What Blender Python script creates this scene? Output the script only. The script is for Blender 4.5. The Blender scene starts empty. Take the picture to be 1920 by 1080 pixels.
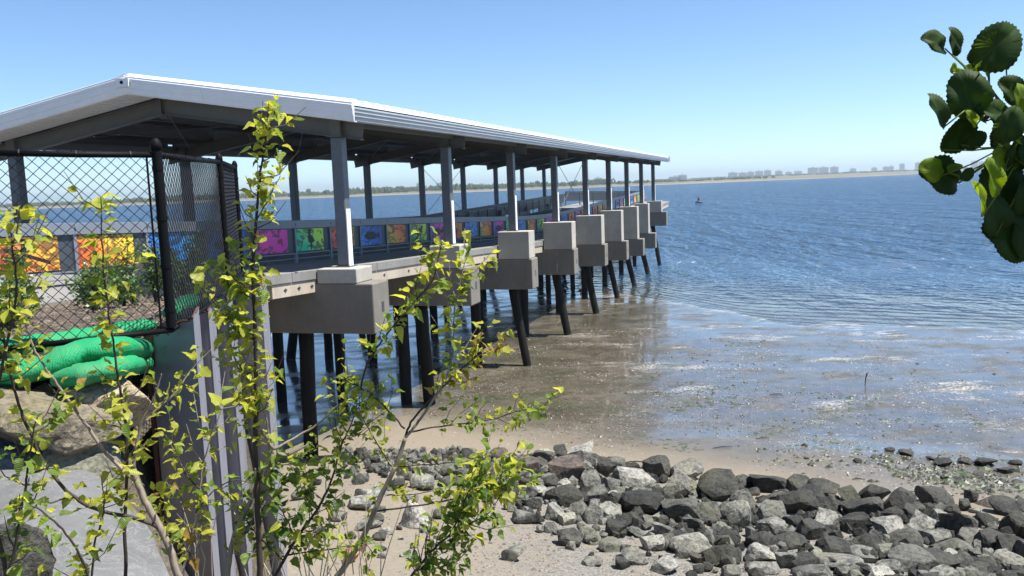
import bpy, math, random
import numpy as np
from mathutils import Vector, Matrix, Euler, noise
R_ = math.radians
rnd = random.Random(7)
sc = bpy.context.scene
col = sc.collection

# ------------------------------------------------------------------ camera
CAMZ = 6.4
FPX, PITCH, ROLL = 1622.0, R_(6.758), R_(-2.2)
cd = bpy.data.cameras.new('camera'); cam = bpy.data.objects.new('camera', cd); col.objects.link(cam)
cd.sensor_width = 36; cd.lens = FPX/1920*36; cd.clip_start = .05; cd.clip_end = 30000
CM = Matrix.Rotation(math.pi/2-PITCH, 3, 'X') @ Matrix.Rotation(ROLL, 3, 'Z')
cam.matrix_world = Matrix.Translation((0, 0, CAMZ)) @ CM.to_4x4()
sc.camera = cam
# ------------------------------------------------------------------ sky and sun
SUN_AZ, SUN_EL = R_(100), R_(64)         # azimuth clockwise from +Y
w = bpy.data.worlds.new('World'); sc.world = w; w.use_nodes = True
wn = w.node_tree; bg = wn.nodes['Background']
sky = wn.nodes.new('ShaderNodeTexSky'); sky.sky_type = 'NISHITA'; sky.sun_disc = False
sky.sun_elevation = SUN_EL; sky.sun_rotation = SUN_AZ
sky.air_density = .72; sky.dust_density = .1; sky.ozone_density = 2.4; sky.altitude = 0
tint = wn.nodes.new('ShaderNodeMix'); tint.data_type = 'RGBA'; tint.blend_type = 'MULTIPLY'; tint.inputs[0].default_value = 1
tint.inputs[7].default_value = (.86, .985, 1.08, 1); wn.links.new(sky.outputs[0], tint.inputs[6])
wn.links.new(tint.outputs[2], bg.inputs[0]); bg.inputs[1].default_value = .088
sl = bpy.data.lights.new('sun', 'SUN'); sl.energy = 5.0; sl.angle = R_(.5); sl.color = (1, .96, .9)
so = bpy.data.objects.new('sun', sl); col.objects.link(so)
sv = Vector((math.sin(SUN_AZ)*math.cos(SUN_EL), math.cos(SUN_AZ)*math.cos(SUN_EL), math.sin(SUN_EL)))
so.rotation_euler = sv.to_track_quat('Z', 'Y').to_euler(); so.location = (20, 5, 40)
sc.view_settings.view_transform = 'Standard'; sc.view_settings.look = 'None'
sc.view_settings.exposure = 0.98; sc.view_settings.gamma = 1
sc.render.engine = 'CYCLES'
try:
    sc.cycles.max_bounces = 6; sc.cycles.transparent_max_bounces = 12
except Exception: pass

# ------------------------------------------------------------------ helpers
def ray(px, py): return CM @ Vector(((px-960)/FPX, -(py-540)/FPX, -1))
def atD(px, py, D):
    d = ray(px, py); d = d*(D/d.y); return Vector((d.x, d.y, CAMZ+d.z))
def atz(px, py, z):
    d = ray(px, py); d = d*((z-CAMZ)/d.z); return Vector((d.x, d.y, z))
ORG = {}
def props(o, label=None, cat=None, group=None, kind=None):
    if label: o['label'] = label
    if cat: o['category'] = cat
    if group: o['group'] = group
    if kind: o['kind'] = kind
    return o
def thing(name, label, cat, loc=(0, 0, 0), group=None):
    o = bpy.data.objects.new(name, None); o.empty_display_size = .2; col.objects.link(o)
    o.location = loc; ORG[o.name] = Vector(loc)
    return props(o, label, cat, group)
class MB:
    def __init__(s): s.v = []; s.f = []
    def add(s, vs, fs):
        n = len(s.v); s.v.extend([tuple(v) for v in vs]); s.f.extend([tuple(i+n for i in f) for f in fs]); return s
    def hexa(s, p):     # 8 points, bottom 4 then top 4
        return s.add(p, [(0, 3, 2, 1), (4, 5, 6, 7), (0, 1, 5, 4), (1, 2, 6, 5), (2, 3, 7, 6), (3, 0, 4, 7)])
    def box(s, x0, x1, y0, y1, z0, z1, fn=None):
        p = [(x0, y0, z0), (x1, y0, z0), (x1, y1, z0), (x0, y1, z0), (x0, y0, z1), (x1, y0, z1), (x1, y1, z1), (x0, y1, z1)]
        if fn: p = [fn(*q) for q in p]
        return s.hexa(p)
    def tube(s, pts, rad, n=6, caps=True, flat=None):
        pts = [Vector(p) for p in pts]; m = len(pts)
        if not hasattr(rad, '__len__'): rad = [rad]*m
        t0 = (pts[1]-pts[0]).normalized(); a = t0.orthogonal().normalized(); vs = []
        for i, p in enumerate(pts):
            t = (pts[min(i+1, m-1)]-pts[max(i-1, 0)]).normalized()
            a = (a-t*a.dot(t)).normalized(); b = t.cross(a)
            for k in range(n):
                an = 2*math.pi*k/n; o = (a*math.cos(an)+b*math.sin(an))*rad[i]
                if flat: o.z *= flat; o.z += .06*rad[i]*math.sin(i*2.3+k); o.y *= 1.15
                vs.append(p+o)
        fs = [(i*n+k, i*n+(k+1) % n, (i+1)*n+(k+1) % n, (i+1)*n+k) for i in range(m-1) for k in range(n)]
        if caps: fs += [tuple(range(n))[::-1], tuple(range((m-1)*n, m*n))]
        return s.add(vs, fs)
    def mesh(s, name, org=(0, 0, 0), smooth=False, mat=None):
        me = bpy.data.meshes.new(name)
        me.from_pydata([(v[0]-org[0], v[1]-org[1], v[2]-org[2]) for v in s.v], [], s.f); me.update()
        if smooth: me.polygons.foreach_set('use_smooth', [True]*len(me.polygons))
        if mat: me.materials.append(mat)
        return me
def bevel(o, wd=.01, seg=2):
    m = o.modifiers.new('bevel', 'BEVEL'); m.width = wd; m.segments = seg; m.limit_method = 'ANGLE'; m.angle_limit = R_(40)
def part(name, mb, mat, parent=None, smooth=False, bev=0, **k):
    org = ORG[parent.name] if parent else Vector((0, 0, 0))
    o = bpy.data.objects.new(name, mb.mesh(name, org, smooth, mat)); col.objects.link(o)
    if parent: o.parent = parent; ORG[o.name] = org
    if bev: bevel(o, bev)
    return props(o, **k) if k else o
def solo(name, mb, mat, label=None, cat=None, loc=None, smooth=False, bev=0, group=None, kind=None):
    loc = Vector(loc) if loc is not None else Vector((0, 0, 0))
    o = bpy.data.objects.new(name, mb.mesh(name, loc, smooth, mat)); col.objects.link(o); o.location = loc
    if bev: bevel(o, bev)
    ORG[o.name] = loc
    return props(o, label, cat, group, kind)
def inst(name, me, parent, loc, rot=None, sca=None):
    o = bpy.data.objects.new(name, me); col.objects.link(o)
    org = ORG[parent.name] if parent else Vector((0, 0, 0))
    if parent: o.parent = parent
    o.location = Vector(loc)-org
    if rot is not None:
        if isinstance(rot, Matrix): rot = rot.to_euler()
        o.rotation_euler = rot
    if sca is not None: o.scale = sca if hasattr(sca, '__len__') else (sca,)*3
    return o

# ------------------------------------------------------------------ material helpers
class N:
    def __init__(s, name):
        s.m = bpy.data.materials.new(name); s.m.use_nodes = True; s.t = s.m.node_tree
        s.out = s.t.nodes['Material Output']; s.b = s.t.nodes['Principled BSDF']
    def n(s, ty, **kw):
        x = s.t.nodes.new('ShaderNode'+ty)
        for k, v in kw.items():
            if k.startswith('_'): setattr(x, k[1:], v)
            else: s.set(x, k, v)
        return x
    def set(s, x, k, v):
        i = x.inputs[int(k[1:])] if k[0] == 'i' and k[1:].isdigit() else x.inputs[k.replace('__', ' ')]
        if isinstance(v, bpy.types.NodeSocket): s.t.links.new(v, i)
        elif isinstance(v, bpy.types.Node): s.t.links.new(v.outputs[0], i)
        else:
            if i.type == 'RGBA' and len(v) == 3: v = (*v, 1)
            i.default_value = v
    def coord(s, kind='Object'):
        c = s.n('TexCoord'); return c.outputs[kind]
    def pos(s): return s.n('NewGeometry').outputs['Position']
    def map(s, vec, scale=(1, 1, 1), rot=(0, 0, 0), loc=(0, 0, 0)):
        return s.n('Mapping', i0=vec, Scale=scale, Rotation=rot, Location=loc).outputs[0]
    def noise(s, vec, scale, detail=4, rough=.55, dist=0):
        return s.n('TexNoise', Vector=vec, Scale=scale, Detail=detail, Roughness=rough, Distortion=dist).outputs[0]
    def voro(s, vec, scale, feat='F1', rand=1):
        return s.n('TexVoronoi', _feature=feat, Vector=vec, Scale=scale, Randomness=rand)
    def ramp(s, fac, stops, interp='LINEAR'):
        r = s.n('ValToRGB', Fac=fac); r.color_ramp.interpolation = interp
        el = r.color_ramp.elements
        while len(el) < len(stops): el.new(.5)
        for e, (p, c) in zip(el, stops):
            e.position = p; e.color = (c, c, c, 1) if not hasattr(c, '__len__') else (*c, 1)
        return r.outputs[0]
    def mix(s, fac, a, b, mode='MIX'):
        x = s.n('Mix', _data_type='RGBA', _blend_type=mode)
        s.set(x, 'i0', fac)
        for i, v in ((6, a), (7, b)): s.set(x, 'i%d' % i, v if isinstance(v, bpy.types.NodeSocket) else ((*v, 1) if len(v) == 3 else v))
        return x.outputs[2]
    def math(s, op, a, b=0.0, clamp=False):
        x = s.n('Math', _operation=op); x.use_clamp = clamp; s.set(x, 'i0', a); s.set(x, 'i1', b); return x.outputs[0]
    def bump(s, h, strength=.5, dist=.02, normal=None):
        x = s.n('Bump', Height=h, Strength=strength, Distance=dist)
        if normal: s.set(x, 'Normal', normal)
        return x.outputs[0]
    def fin(s, color=None, rough=None, normal=None, **k):
        if color is not None: s.set(s.b, 'Base__Color', color)
        if rough is not None: s.set(s.b, 'Roughness', rough)
        if normal is not None: s.set(s.b, 'Normal', normal)
        for a, b in k.items(): s.set(s.b, a, b)
        return s.m

def m_metal(name, c, rough=.45, metallic=.0, var=.15, scale=6):
    n = N(name); p = n.pos()
    a = n.noise(p, scale, 5, .6); b = n.noise(p, scale*9, 3)
    v = n.ramp(n.math('ADD', n.math('MULTIPLY', a, .7), n.math('MULTIPLY', b, .3)), [(.3, 1-var), (.7, 1+var*.4)])
    cc = n.mix(1.0, c, v, 'MULTIPLY')
    return n.fin(cc, n.ramp(a, [(.3, rough-.08), (.7, rough+.1)]), n.bump(b, .15, .002), Metallic=metallic)
galv = m_metal('galvanised_steel', (.12, .135, .155), .45, .2, .3, 14)
roofwhite = m_metal('white_roof_sheet', (.80, .81, .80), .4, 0, .06, 2)
fasciam = m_metal('white_fascia_metal', (.78, .79, .80), .4, 0, .08, 3)
rafterm = m_metal('grey_rafter_steel', (.115, .117, .108), .5, .0, .2, 4)
underm = m_metal('shade_dark_underside', (.035, .037, .04), .6, 0, .2, 4)  # shade under the canopy painted into the sheet undersides
purlinm = m_metal('grey_purlin_steel', (.085, .09, .095), .5, .1, .2, 4)
railm = m_metal('grey_rail_paint', (.21, .235, .27), .4, .2, .12, 6)
darkrail = m_metal('dark_frame_steel', (.07, .08, .095), .4, .2, .2, 6)
blackm = m_metal('black_vinyl_coat', (.005, .005, .006), .6, 0, .2, 30)
for q_ in blackm.node_tree.nodes:
    if q_.type == 'BSDF_PRINCIPLED': q_.inputs['Specular IOR Level'].default_value = .12
wirem = m_metal('black_wire_coat', (.006, .006, .009), .5, 0, .2, 30)

gutm = m_metal('grey_gutter_metal', (.40, .44, .48), .45, .1, .15, 3)
def m_concrete(name, c, dark=.6):
    n = N(name); p = n.pos()
    a = n.noise(p, 1.3, 6, .65); b = n.noise(p, 22, 5, .7)
    st = n.noise(n.map(p, (5, 5, .35)), 1.0, 4, .6)
    col_ = n.mix(n.ramp(a, [(.35, 0), (.65, 1)]), tuple(x*.8 for x in c), c)
    col_ = n.mix(n.ramp(st, [(.48, 0), (.70, .38)]), col_, tuple(x*dark*.85 for x in c))
    col_ = n.mix(n.ramp(n.noise(p, .6, 5, .7), [(.42, 0), (.6, .5)]), col_, tuple(x*.72 for x in c))
    col_ = n.mix(n.math('MULTIPLY', n.ramp(n.noise(n.map(p, (7, 7, .25), (0, 0, 0), (5, 2, 0)), 1.0, 5, .7), [(.68, 0), (.76, 1)]), .5), col_, (.20, .11, .06))
    col_ = n.mix(n.ramp(n.noise(n.map(p, (6, 6, .8), (0, 0, 0), (1, 7, 3)), 1.0, 5, .7), [(.66, 0), (.74, .6)]), col_, (.62, .60, .56))
    col_ = n.mix(n.ramp(n.voro(p, 9).outputs[0], [(.0, .5), (.06, 0)]), col_, tuple(x*.35 for x in c))
    col_ = n.mix(n.math('MULTIPLY', n.ramp(b, [(.35, 1), (.55, 0)]), .25), col_, tuple(x*.5 for x in c))
    return n.fin(col_, .85, n.bump(b, .35, .006))
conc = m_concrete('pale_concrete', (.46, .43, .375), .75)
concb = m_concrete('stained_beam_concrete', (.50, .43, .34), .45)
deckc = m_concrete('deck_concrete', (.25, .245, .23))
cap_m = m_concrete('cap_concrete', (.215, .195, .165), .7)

n = N('tarred_timber'); p = n.pos()
g = n.noise(n.map(p, (18, 18, .6)), 1, 5, .6)
hz = n.n('SeparateXYZ', i0=p).outputs[2]
cc = n.mix(n.ramp(g, [(.35, 0), (.7, 1)]), (.004, .004, .004), (.016, .014, .013))
bar = n.math('MULTIPLY', n.ramp(n.noise(p, 16, 4, .7), [(.45, 0), (.6, 1)]), n.ramp(hz, [(.0, 1), (.12, 1), (.22, 0)]))
cc = n.mix(n.math('MULTIPLY', bar, .35), cc, (.16, .15, .12))
n.set(n.b, 'Specular__IOR__Level', .25); pilem = n.fin(cc, .75, n.bump(g, .6, .02))

# ------------------------------------------------------------------ pier coordinates
PA, PX, PY, PS = .2954, -3.46, 18.07, 6.14
US = Vector((math.sin(PA), math.cos(PA), 0)); UT = Vector((math.cos(PA), -math.sin(PA), 0))
def st(s, t, z): return Vector((PX, PY, CAMZ+z))+US*s+UT*t      # z relative to the camera
interp = lambda x, xs, ys: float(np.interp(x, xs, ys))
def railz(s): return interp(s, [-9, -5, 2.4, 10, 16.4, 23, 27, 30, 37.2, 45.6, 63.1], [-.16, -.32, -.64, -.92, -1.19, -1.45, -1.53, -1.55, -1.42, -1.23, -.91])
def railzl(s): return interp(s, [-9, -5, 2.4, 10, 16.4, 23, 33, 52, 63], [-.16, -.32, -.64, -.92, -1.15, -1.32, -1.18, -.87, -.75])

# ------------------------------------------------------------------ terrain
def sm(x, a, b):
    t = min(1, max(0, (x-a)/(b-a))); return t*t*(3-2*t)
UB = [6, 10, 13, 16, 20.9, 25, 35, 45, 60, 100]; ZB = [2.3, 1.65, 1.2, .85, .38, .17, .07, .005, -.25, -1.3]
def ucoord(x, y):
    u = y+.63*x if x > -3 else y+.63*x+(-3-x)*1.5
    return u-8*sm(12-x, 0, 6)*sm(x, -6, -2)*sm(u, 25, 42)
def beach_z(x, y):
    u = ucoord(x, y); z = interp(u, UB, ZB)
    nz = noise.noise(Vector((x*.18, y*.18, 3)))*.035+noise.noise(Vector((x*.6, y*.6, 9)))*.014
    if u > 24: nz *= 1.0
    z += nz+(noise.noise(Vector((x*1.4, y*1.4, 1)))*.05 if u < 15 else 0)
    return z
def emb_z(x, y):
    b = sm(x, -2.2, -1.2)
    left = CAMZ+interp(y, [-5, 3.0, 4.2, 5.0, 5.6], [-1.62, -1.78, -1.75, -1.5, -1.25])
    right = CAMZ+interp(y, [-5, 2.4, 6.2, 9], [-1.65, -1.7, -5.0, -6.0])
    z = left*(1-b)+right*b
    if y > 4.6: z -= sm(x, -2.9, -2.1)*(y-4.6)*1.5
    return z+noise.noise(Vector((x*1.1, y*1.1, 5)))*.05
def grid(xs, ys, fz):
    mb = MB(); vs = [(x, y, fz(x, y)) for y in ys for x in xs]; n_ = len(xs)
    fs = [(j*n_+i, j*n_+i+1, (j+1)*n_+i+1, (j+1)*n_+i) for j in range(len(ys)-1) for i in range(n_-1)]
    return mb.add(vs, fs)
def ground_hit(px, py):
    z = .5
    for _ in range(12):
        q = atz(px, py, z); z = beach_z(q.x, q.y)
    return q

def ushift(n, U, X):
    def ss(v, a, b): return n.n('MapRange', _interpolation_type='SMOOTHSTEP', Value=v, i1=a, i2=b, i3=0.0, i4=1.0).outputs[0]
    k = n.math('MULTIPLY', n.math('MULTIPLY', ss(n.math('SUBTRACT', 12.0, X), 0.0, 6.0), ss(X, -6.0, -2.0)), ss(U, 25.0, 42.0))
    return n.math('SUBTRACT', U, n.math('MULTIPLY', k, 8.0))
# beach material -----------------------------------------------------------
n = N('beach_sand_and_mud'); p = n.pos(); sx = n.n('SeparateXYZ', i0=p)
X, Y, Z = sx.outputs
U = n.math('ADD', Y, n.math('MULTIPLY', X, .63))
U = n.math('ADD', U, n.math('MULTIPLY', n.math('MAXIMUM', n.math('SUBTRACT', n.math('MULTIPLY', X, -1.0), 3.0), 0), 1.5))
U = ushift(n, U, X)
wob = n.noise(p, .35, 5, .65)
wobf = n.noise(p, 2.2, 5, .6)
Uw = n.math('ADD', U, n.math('MULTIPLY', n.math('SUBTRACT', wob, .5), 3.0))
fine = n.noise(p, 90, 3, .6); mid = n.noise(p, 12, 5, .65)
sand = n.mix(n.ramp(mid, [(.3, 0), (.7, 1)]), (.20, .165, .118), (.255, .215, .157))
sand = n.mix(n.ramp(fine, [(.4, .35), (.6, 0)]), sand, (.12, .10, .075))
# gravel near the camera
vg = n.voro(p, 26); vg2 = n.voro(p, 60)
gr = n.mix(vg.outputs[1], (.06, .058, .052), (.26, .245, .215))
gr = n.mix(.35, gr, n.mix(vg2.outputs[1], (.06, .055, .05), (.34, .31, .27)))
gm = n.math('MULTIPLY', n.ramp(n.math('DIVIDE', Uw, 40.0), [(.40, 1), (.46, 0)]), n.ramp(wobf, [(.36, .25), (.5, 1)]))
gm = n.math('MULTIPLY', gm, n.ramp(n.math('ADD', n.math('DIVIDE', X, 20.0), .5), [(.46, .25), (.54, 1)]))
c1 = n.mix(gm, sand, gr)
# wet mud
mud = n.mix(n.ramp(wobf, [(.35, 0), (.65, 1)]), (.075, .063, .043), (.15, .125, .09))
mud = n.mix(n.ramp(n.noise(p, .5, 6, .7), [(.48, 0), (.62, .7)]), mud, (.075, .078, .048))
mud = n.mix(n.ramp(fine, [(.42, .5), (.55, 0)]), mud, (.05, .042, .035))
wet = n.ramp(n.math('DIVIDE', Uw, 50.0), [(.385, 0), (.47, 1)])
damp = n.ramp(n.math('DIVIDE', Uw, 50.0), [(.36, 0), (.42, 1)])
c2 = n.mix(n.math('MULTIPLY', damp, .45), c1, (.11, .09, .065))
c2 = n.mix(wet, c2, mud)
# pale shell grit and dried foam patches lying on the flat
fp = n.noise(n.map(p, (.45, 1.0, 1), (0, 0, .5)), .55, 7, .75)
fpm = n.math('MULTIPLY', n.ramp(fp, [(.56, 0), (.64, 1)]), n.ramp(n.noise(p, 14, 4, .7), [(.47, 0), (.56, 1)]))
fpm = n.math('MULTIPLY', n.math('MULTIPLY', fpm, wet), n.ramp(n.math('DIVIDE', X, 20.0), [(.05, .25), (.3, 1)]))
c2 = n.mix(n.math('MULTIPLY', fpm, .8), c2, (.55, .51, .46))
spk0 = n.math('MULTIPLY', n.math('MULTIPLY', n.ramp(n.noise(n.map(p, (1, 1.6, 1), (0, 0, 0), (4, 4, 0)), 16, 3, .7), [(.60, 0), (.64, 1)]), n.ramp(n.noise(p, .8, 3), [(.42, 0), (.58, 1)])), wet)
c2 = n.mix(n.math('MULTIPLY', spk0, .6), c2, (.34, .32, .29))
foam = n.math('MULTIPLY', n.math('MULTIPLY', n.ramp(n.math('ADD', n.math('MULTIPLY', Z, 10.0), .5), [(.46, 0), (.50, 1), (.58, 1), (.64, 0)]), n.ramp(n.noise(n.map(p, (.4, 1, 1), (0, 0, .5)), 3, 5, .7), [(.5, 0), (.6, 1)])), wet)
c2 = n.mix(n.math('MULTIPLY', foam, .7), c2, (.5, .48, .45))
spk = n.math('MULTIPLY', n.ramp(n.noise(n.map(p, (1, 1.5, 1)), 7, 4, .75), [(.60, 0), (.66, 1)]), n.ramp(n.noise(p, .6, 3), [(.4, 0), (.6, 1)]))
c2 = n.mix(n.math('MULTIPLY', n.math('MULTIPLY', spk, wet), .8), c2, (.03, .027, .018))
pud = n.ramp(n.noise(n.map(p, (.6, 1, 1), (0, 0, .4)), .8, 6, .62), [(.38, .1), (.55, 1)])
pudw = n.math('MULTIPLY', pud, wet)
rg = n.mix(pudw, n.mix(wet, (.9,)*3, (.34,)*3), (.13,)*3)
rg = n.mix(fpm, rg, (.8,)*3)
bh = n.math('ADD', n.math('MULTIPLY', mid, .6), n.math('MULTIPLY', fine, .4))
bh = n.math('ADD', bh, n.math('MULTIPLY', n.math('MULTIPLY', vg.outputs[0], gm), -1.2))
bst = n.math('MULTIPLY', n.math('SUBTRACT', 1.0, n.math('MULTIPLY', pudw, .96)), .7)
n.set(n.b, 'Coat__Weight', n.math('MULTIPLY', pudw, .55)); n.set(n.b, 'Coat__IOR', 1.6); n.set(n.b, 'Coat__Roughness', .06)
beach_m = n.fin(c2, rg, n.bump(bh, bst, .02))
xs = sorted(set(list(np.arange(-40, -8, 1.2))+list(np.arange(-8, 26, .22))+list(np.arange(26, 70, 1.5))))
ys = sorted(set(list(np.arange(5, 30, .22))+list(np.arange(30, 60, .4))+list(np.arange(60, 100, 2.0))))
bo = solo('beach', grid(xs, ys, beach_z), beach_m, smooth=True, kind='structure')

# water ----------------------------------------------------------------------
n = N('bay_water'); p = n.pos(); X, Y, Z = n.n('SeparateXYZ', i0=p).outputs
U = n.math('ADD', Y, n.math('MULTIPLY', X, .63))
U = n.math('ADD', U, n.math('MULTIPLY', n.math('MAXIMUM', n.math('SUBTRACT', n.math('MULTIPLY', X, -1.0), 3.0), 0), 1.5))
U = ushift(n, U, X)
deep = n.ramp(n.math('DIVIDE', U, 100.0), [(.44, 0), (.52, .25), (.66, .75), (.95, 1)])
wvec = n.map(p, (.7, 1.25, 1), (0, 0, R_(-18)))
w1 = n.noise(wvec, .55, 3, .5, .6); w2 = n.noise(wvec, 1.9, 4, .6, .4); w3 = n.noise(wvec, .09, 2, .5)
w4 = n.noise(wvec, 6.0, 3, .6)
w5 = n.noise(wvec, .17, 3, .55, .5); w6 = n.noise(n.map(p, (.5, 1.6, 1), (0, 0, R_(-12))), .045, 3, .6, .3)
h = n.math('ADD', n.math('MULTIPLY', w1, 2.0), n.math('MULTIPLY', w2, .8))
h = n.math('ADD', h, n.math('ADD', n.math('MULTIPLY', w5, 2.5), n.math('MULTIPLY', w6, 3.0)))
h = n.math('ADD', h, n.math('MULTIPLY', w4, .12))
w7 = n.noise(n.map(p, (1, .42, 1), (0, 0, R_(-8))), .85, 3, .6, .5); w8 = n.noise(n.map(p, (1, .28, 1), (0, 0, R_(-6))), .26, 3, .6, .5); w9 = n.noise(n.map(p, (1, .2, 1)), .07, 3, .6)
h = n.math('ADD', h, n.math('ADD', n.math('MULTIPLY', w7, 3.8), n.math('ADD', n.math('MULTIPLY', w8, 8.0), n.math('MULTIPLY', w9, 9.0))))
Un = n.math('ADD', U, n.math('MULTIPLY', n.math('SUBTRACT', n.noise(n.map(p, (.25, 1, 1), (0, 0, R_(-25))), .22, 5, .7, .5), .5), 8.0))
rip = n.n('TexWave', _wave_type='BANDS', _bands_direction='X', Vector=n.n('CombineXYZ', i0=U, i1=n.math('MULTIPLY', X, .12)), Scale=.24, Distortion=11.0, Detail=5).outputs[0]
h = n.math('ADD', h, n.math('MULTIPLY', rip, n.ramp(n.math('DIVIDE', Un, 100.0), [(.38, 0), (.46, .7), (.58, .4), (.7, 0)])))
amp = n.ramp(n.math('DIVIDE', Un, 100.0), [(.42, .01), (.50, .12), (.60, .38), (.9, .9)])
bn = n.bump(h, amp, 1.0)
patch = n.noise(n.map(p, (.3, 1, 1), (0, 0, R_(-10))), .02, 4, .6)
dc = n.mix(patch, (.028, .082, .18), (.045, .118, .225))
dif = n.n('BsdfDiffuse', Color=dc, Normal=bn); tr = n.n('BsdfTransparent', Color=(.86, .86, .80))
body = n.n('MixShader', i0=deep, i1=tr, i2=dif)
gl = n.n('BsdfGlossy', Roughness=.07, Normal=bn, Color=(.95, .97, 1))
fr = n.n('Fresnel', IOR=1.33, Normal=bn)
ms = n.n('MixShader', i0=fr, i1=body, i2=gl); n.t.links.new(ms.outputs[0], n.out.inputs[0])
water_m = n.m
mb = MB(); mb.add([(-9000, 18, 0), (9000, 18, 0), (9000, 9000, 0), (-9000, 9000, 0)], [(0, 1, 2, 3)])
solo('bay_water', mb, water_m, kind='structure')
n = N('sea_bed_silt'); sb_m = n.fin(n.mix(n.noise(n.pos(), .05), (.04, .05, .05), (.07, .075, .07)), .9)
mb = MB(); mb.add([(-12000, -12000, -3), (12000, -12000, -3), (12000, 12000, -3), (-12000, 12000, -3)], [(0, 1, 2, 3)])
solo('sea_bed', mb, sb_m, kind='structure')

# embankment under the camera and planting bed behind the fence -----------------
n = N('embankment_soil'); p = n.pos()
a = n.noise(p, 2, 6, .7); b = n.noise(p, 30, 5, .7)
cc = n.mix(n.ramp(a, [(.35, 0), (.65, 1)]), (.10, .08, .055), (.19, .155, .11))
cc = n.mix(n.ramp(b, [(.42, .8), (.55, 0)]), cc, (.06, .05, .04))
soil_m = n.fin(cc, .95, n.bump(b, .8, .03))
solo('embankment_ground', grid(list(np.arange(-14, 14.1, .2)), list(np.arange(-8, 8.6, .2)), emb_z), soil_m, smooth=True, kind='structure')
n = N('mulch'); p = n.pos()
v = n.voro(n.map(p, (1, 2.6, 1), (0, 0, .7)), 16); b = n.noise(p, 40, 5, .7)
cc = n.mix(v.outputs[1], (.05, .035, .027), (.22, .17, .125))
cc = n.mix(n.ramp(b, [(.4, .8), (.56, 0)]), cc, (.035, .025, .02))
mulch_m = n.fin(cc, .95, n.bump(n.math('ADD', v.outputs[0], b), .9, .03))
WALL = [(-2.38, 5.30), (-2.40, 5.75), (-2.62, 6.5), (-2.85, 7.9), (-3.0, 9.3), (-3.3, 10.4), (-5.4, 12.4), (-7.2, 17.5), (-16, 22)]
def bed_z(x, y):
    return CAMZ+interp(y, [5, 7.5, 13, 20], [-.96, -1.0, -1.46, -1.6])+noise.noise(Vector((x*1.5, y*1.5, 0)))*.05
mb = MB(); L = 14
rows = []
for i in range(49):
    tt = i/48*(len(WALL)-1); k = min(int(tt), len(WALL)-2); f_ = tt-k
    wx = WALL[k][0]*(1-f_)+WALL[k+1][0]*f_; wy = WALL[k][1]*(1-f_)+WALL[k+1][1]*f_
    rows.append([(wx-.12-(20*(j/30)**1.5), wy) for j in range(31)])
vs = [(x, y, bed_z(x, y)) for r in rows for (x, y) in r]
mb.add(vs, [(j*31+i+1, j*31+i, (j+1)*31+i, (j+1)*31+i+1) for j in range(48) for i in range(30)])
mb2 = MB(); e = [(x, y) for r in rows for (x, y) in r[:1]]
solo('planting_bed_ground', mb, mulch_m, smooth=True, kind='structure')

# ------------------------------------------------------------------ PIER
pier = thing('pier', 'long concrete pier on black timber piles running out over the mud flat into the bay', 'pier', st(0, -4, -6.3))
capz = [-1.86, -2.17, -2.49, -2.66, -2.93, -3.22, -3.53, -3.56, -2.37]
def pbox(mb, s0, s1, t0, t1, z0, z1): return mb.box(s0, s1, t0, t1, z0, z1, fn=lambda a, b, c: st(a, b, c))
# deck slab in segments following the two edge profiles
ds = [-9, -5, -1.4]+[x for x in np.arange(2.4, 63.1, 4.0)]+[63.2]
for a, b in zip(ds[:-1], ds[1:]):
    mb = MB(); ra, rb, la, lb = [z-1.05 for z in (railz(a), railz(b), railzl(a), railzl(b))]
    e = .006
    mb.hexa([st(a+e, -.44, ra-.2), st(a+e, -8.3, la-.2), st(b-e, -8.3, lb-.2), st(b-e, -.44, rb-.2), st(a+e, -.44, ra), st(a+e, -8.3, la), st(b-e, -8.3, lb), st(b-e, -.44, rb)])
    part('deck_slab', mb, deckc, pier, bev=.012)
bays = [-2.1]+[PS*i for i in range(9)]+[62.9]
for i, (a, b) in enumerate(zip(bays[:-1], bays[1:])):
    for t0 in (-.80, -7.9):
        mb = MB(); f = railz if t0 > -3 else railzl
        za, zb = f(a)-1.05-.202, f(b)-1.05-.202
        dn = .27
        mb.hexa([st(a+.012, t0, za-dn), st(a+.012, t0+.33, za-dn), st(b-.012, t0+.33, zb-dn), st(b-.012, t0, zb-dn), st(a+.012, t0, za), st(a+.012, t0+.33, za), st(b-.012, t0+.33, zb), st(b-.012, t0, zb)][::1])
        bm_ = part('edge_beam', mb, concb, pier, bev=.01)
        if t0 > -3:                       # bolt pockets cast in the face, some rust stained
            for k in range(3):
                s_ = a+(b-a)*(.22+.24*k); z_ = f(s_)-1.05-.33
                m2 = MB(); m2.tube([st(s_, t0+.332, z_), st(s_, t0+.345, z_)], .035, 6); pbox(m2, s_-.06, s_+.06, t0+.331, t0+.337, z_-.012, z_+.012)
                part('anchor_bolt', m2, darkrail, bm_)
pilemesh = {}
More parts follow.
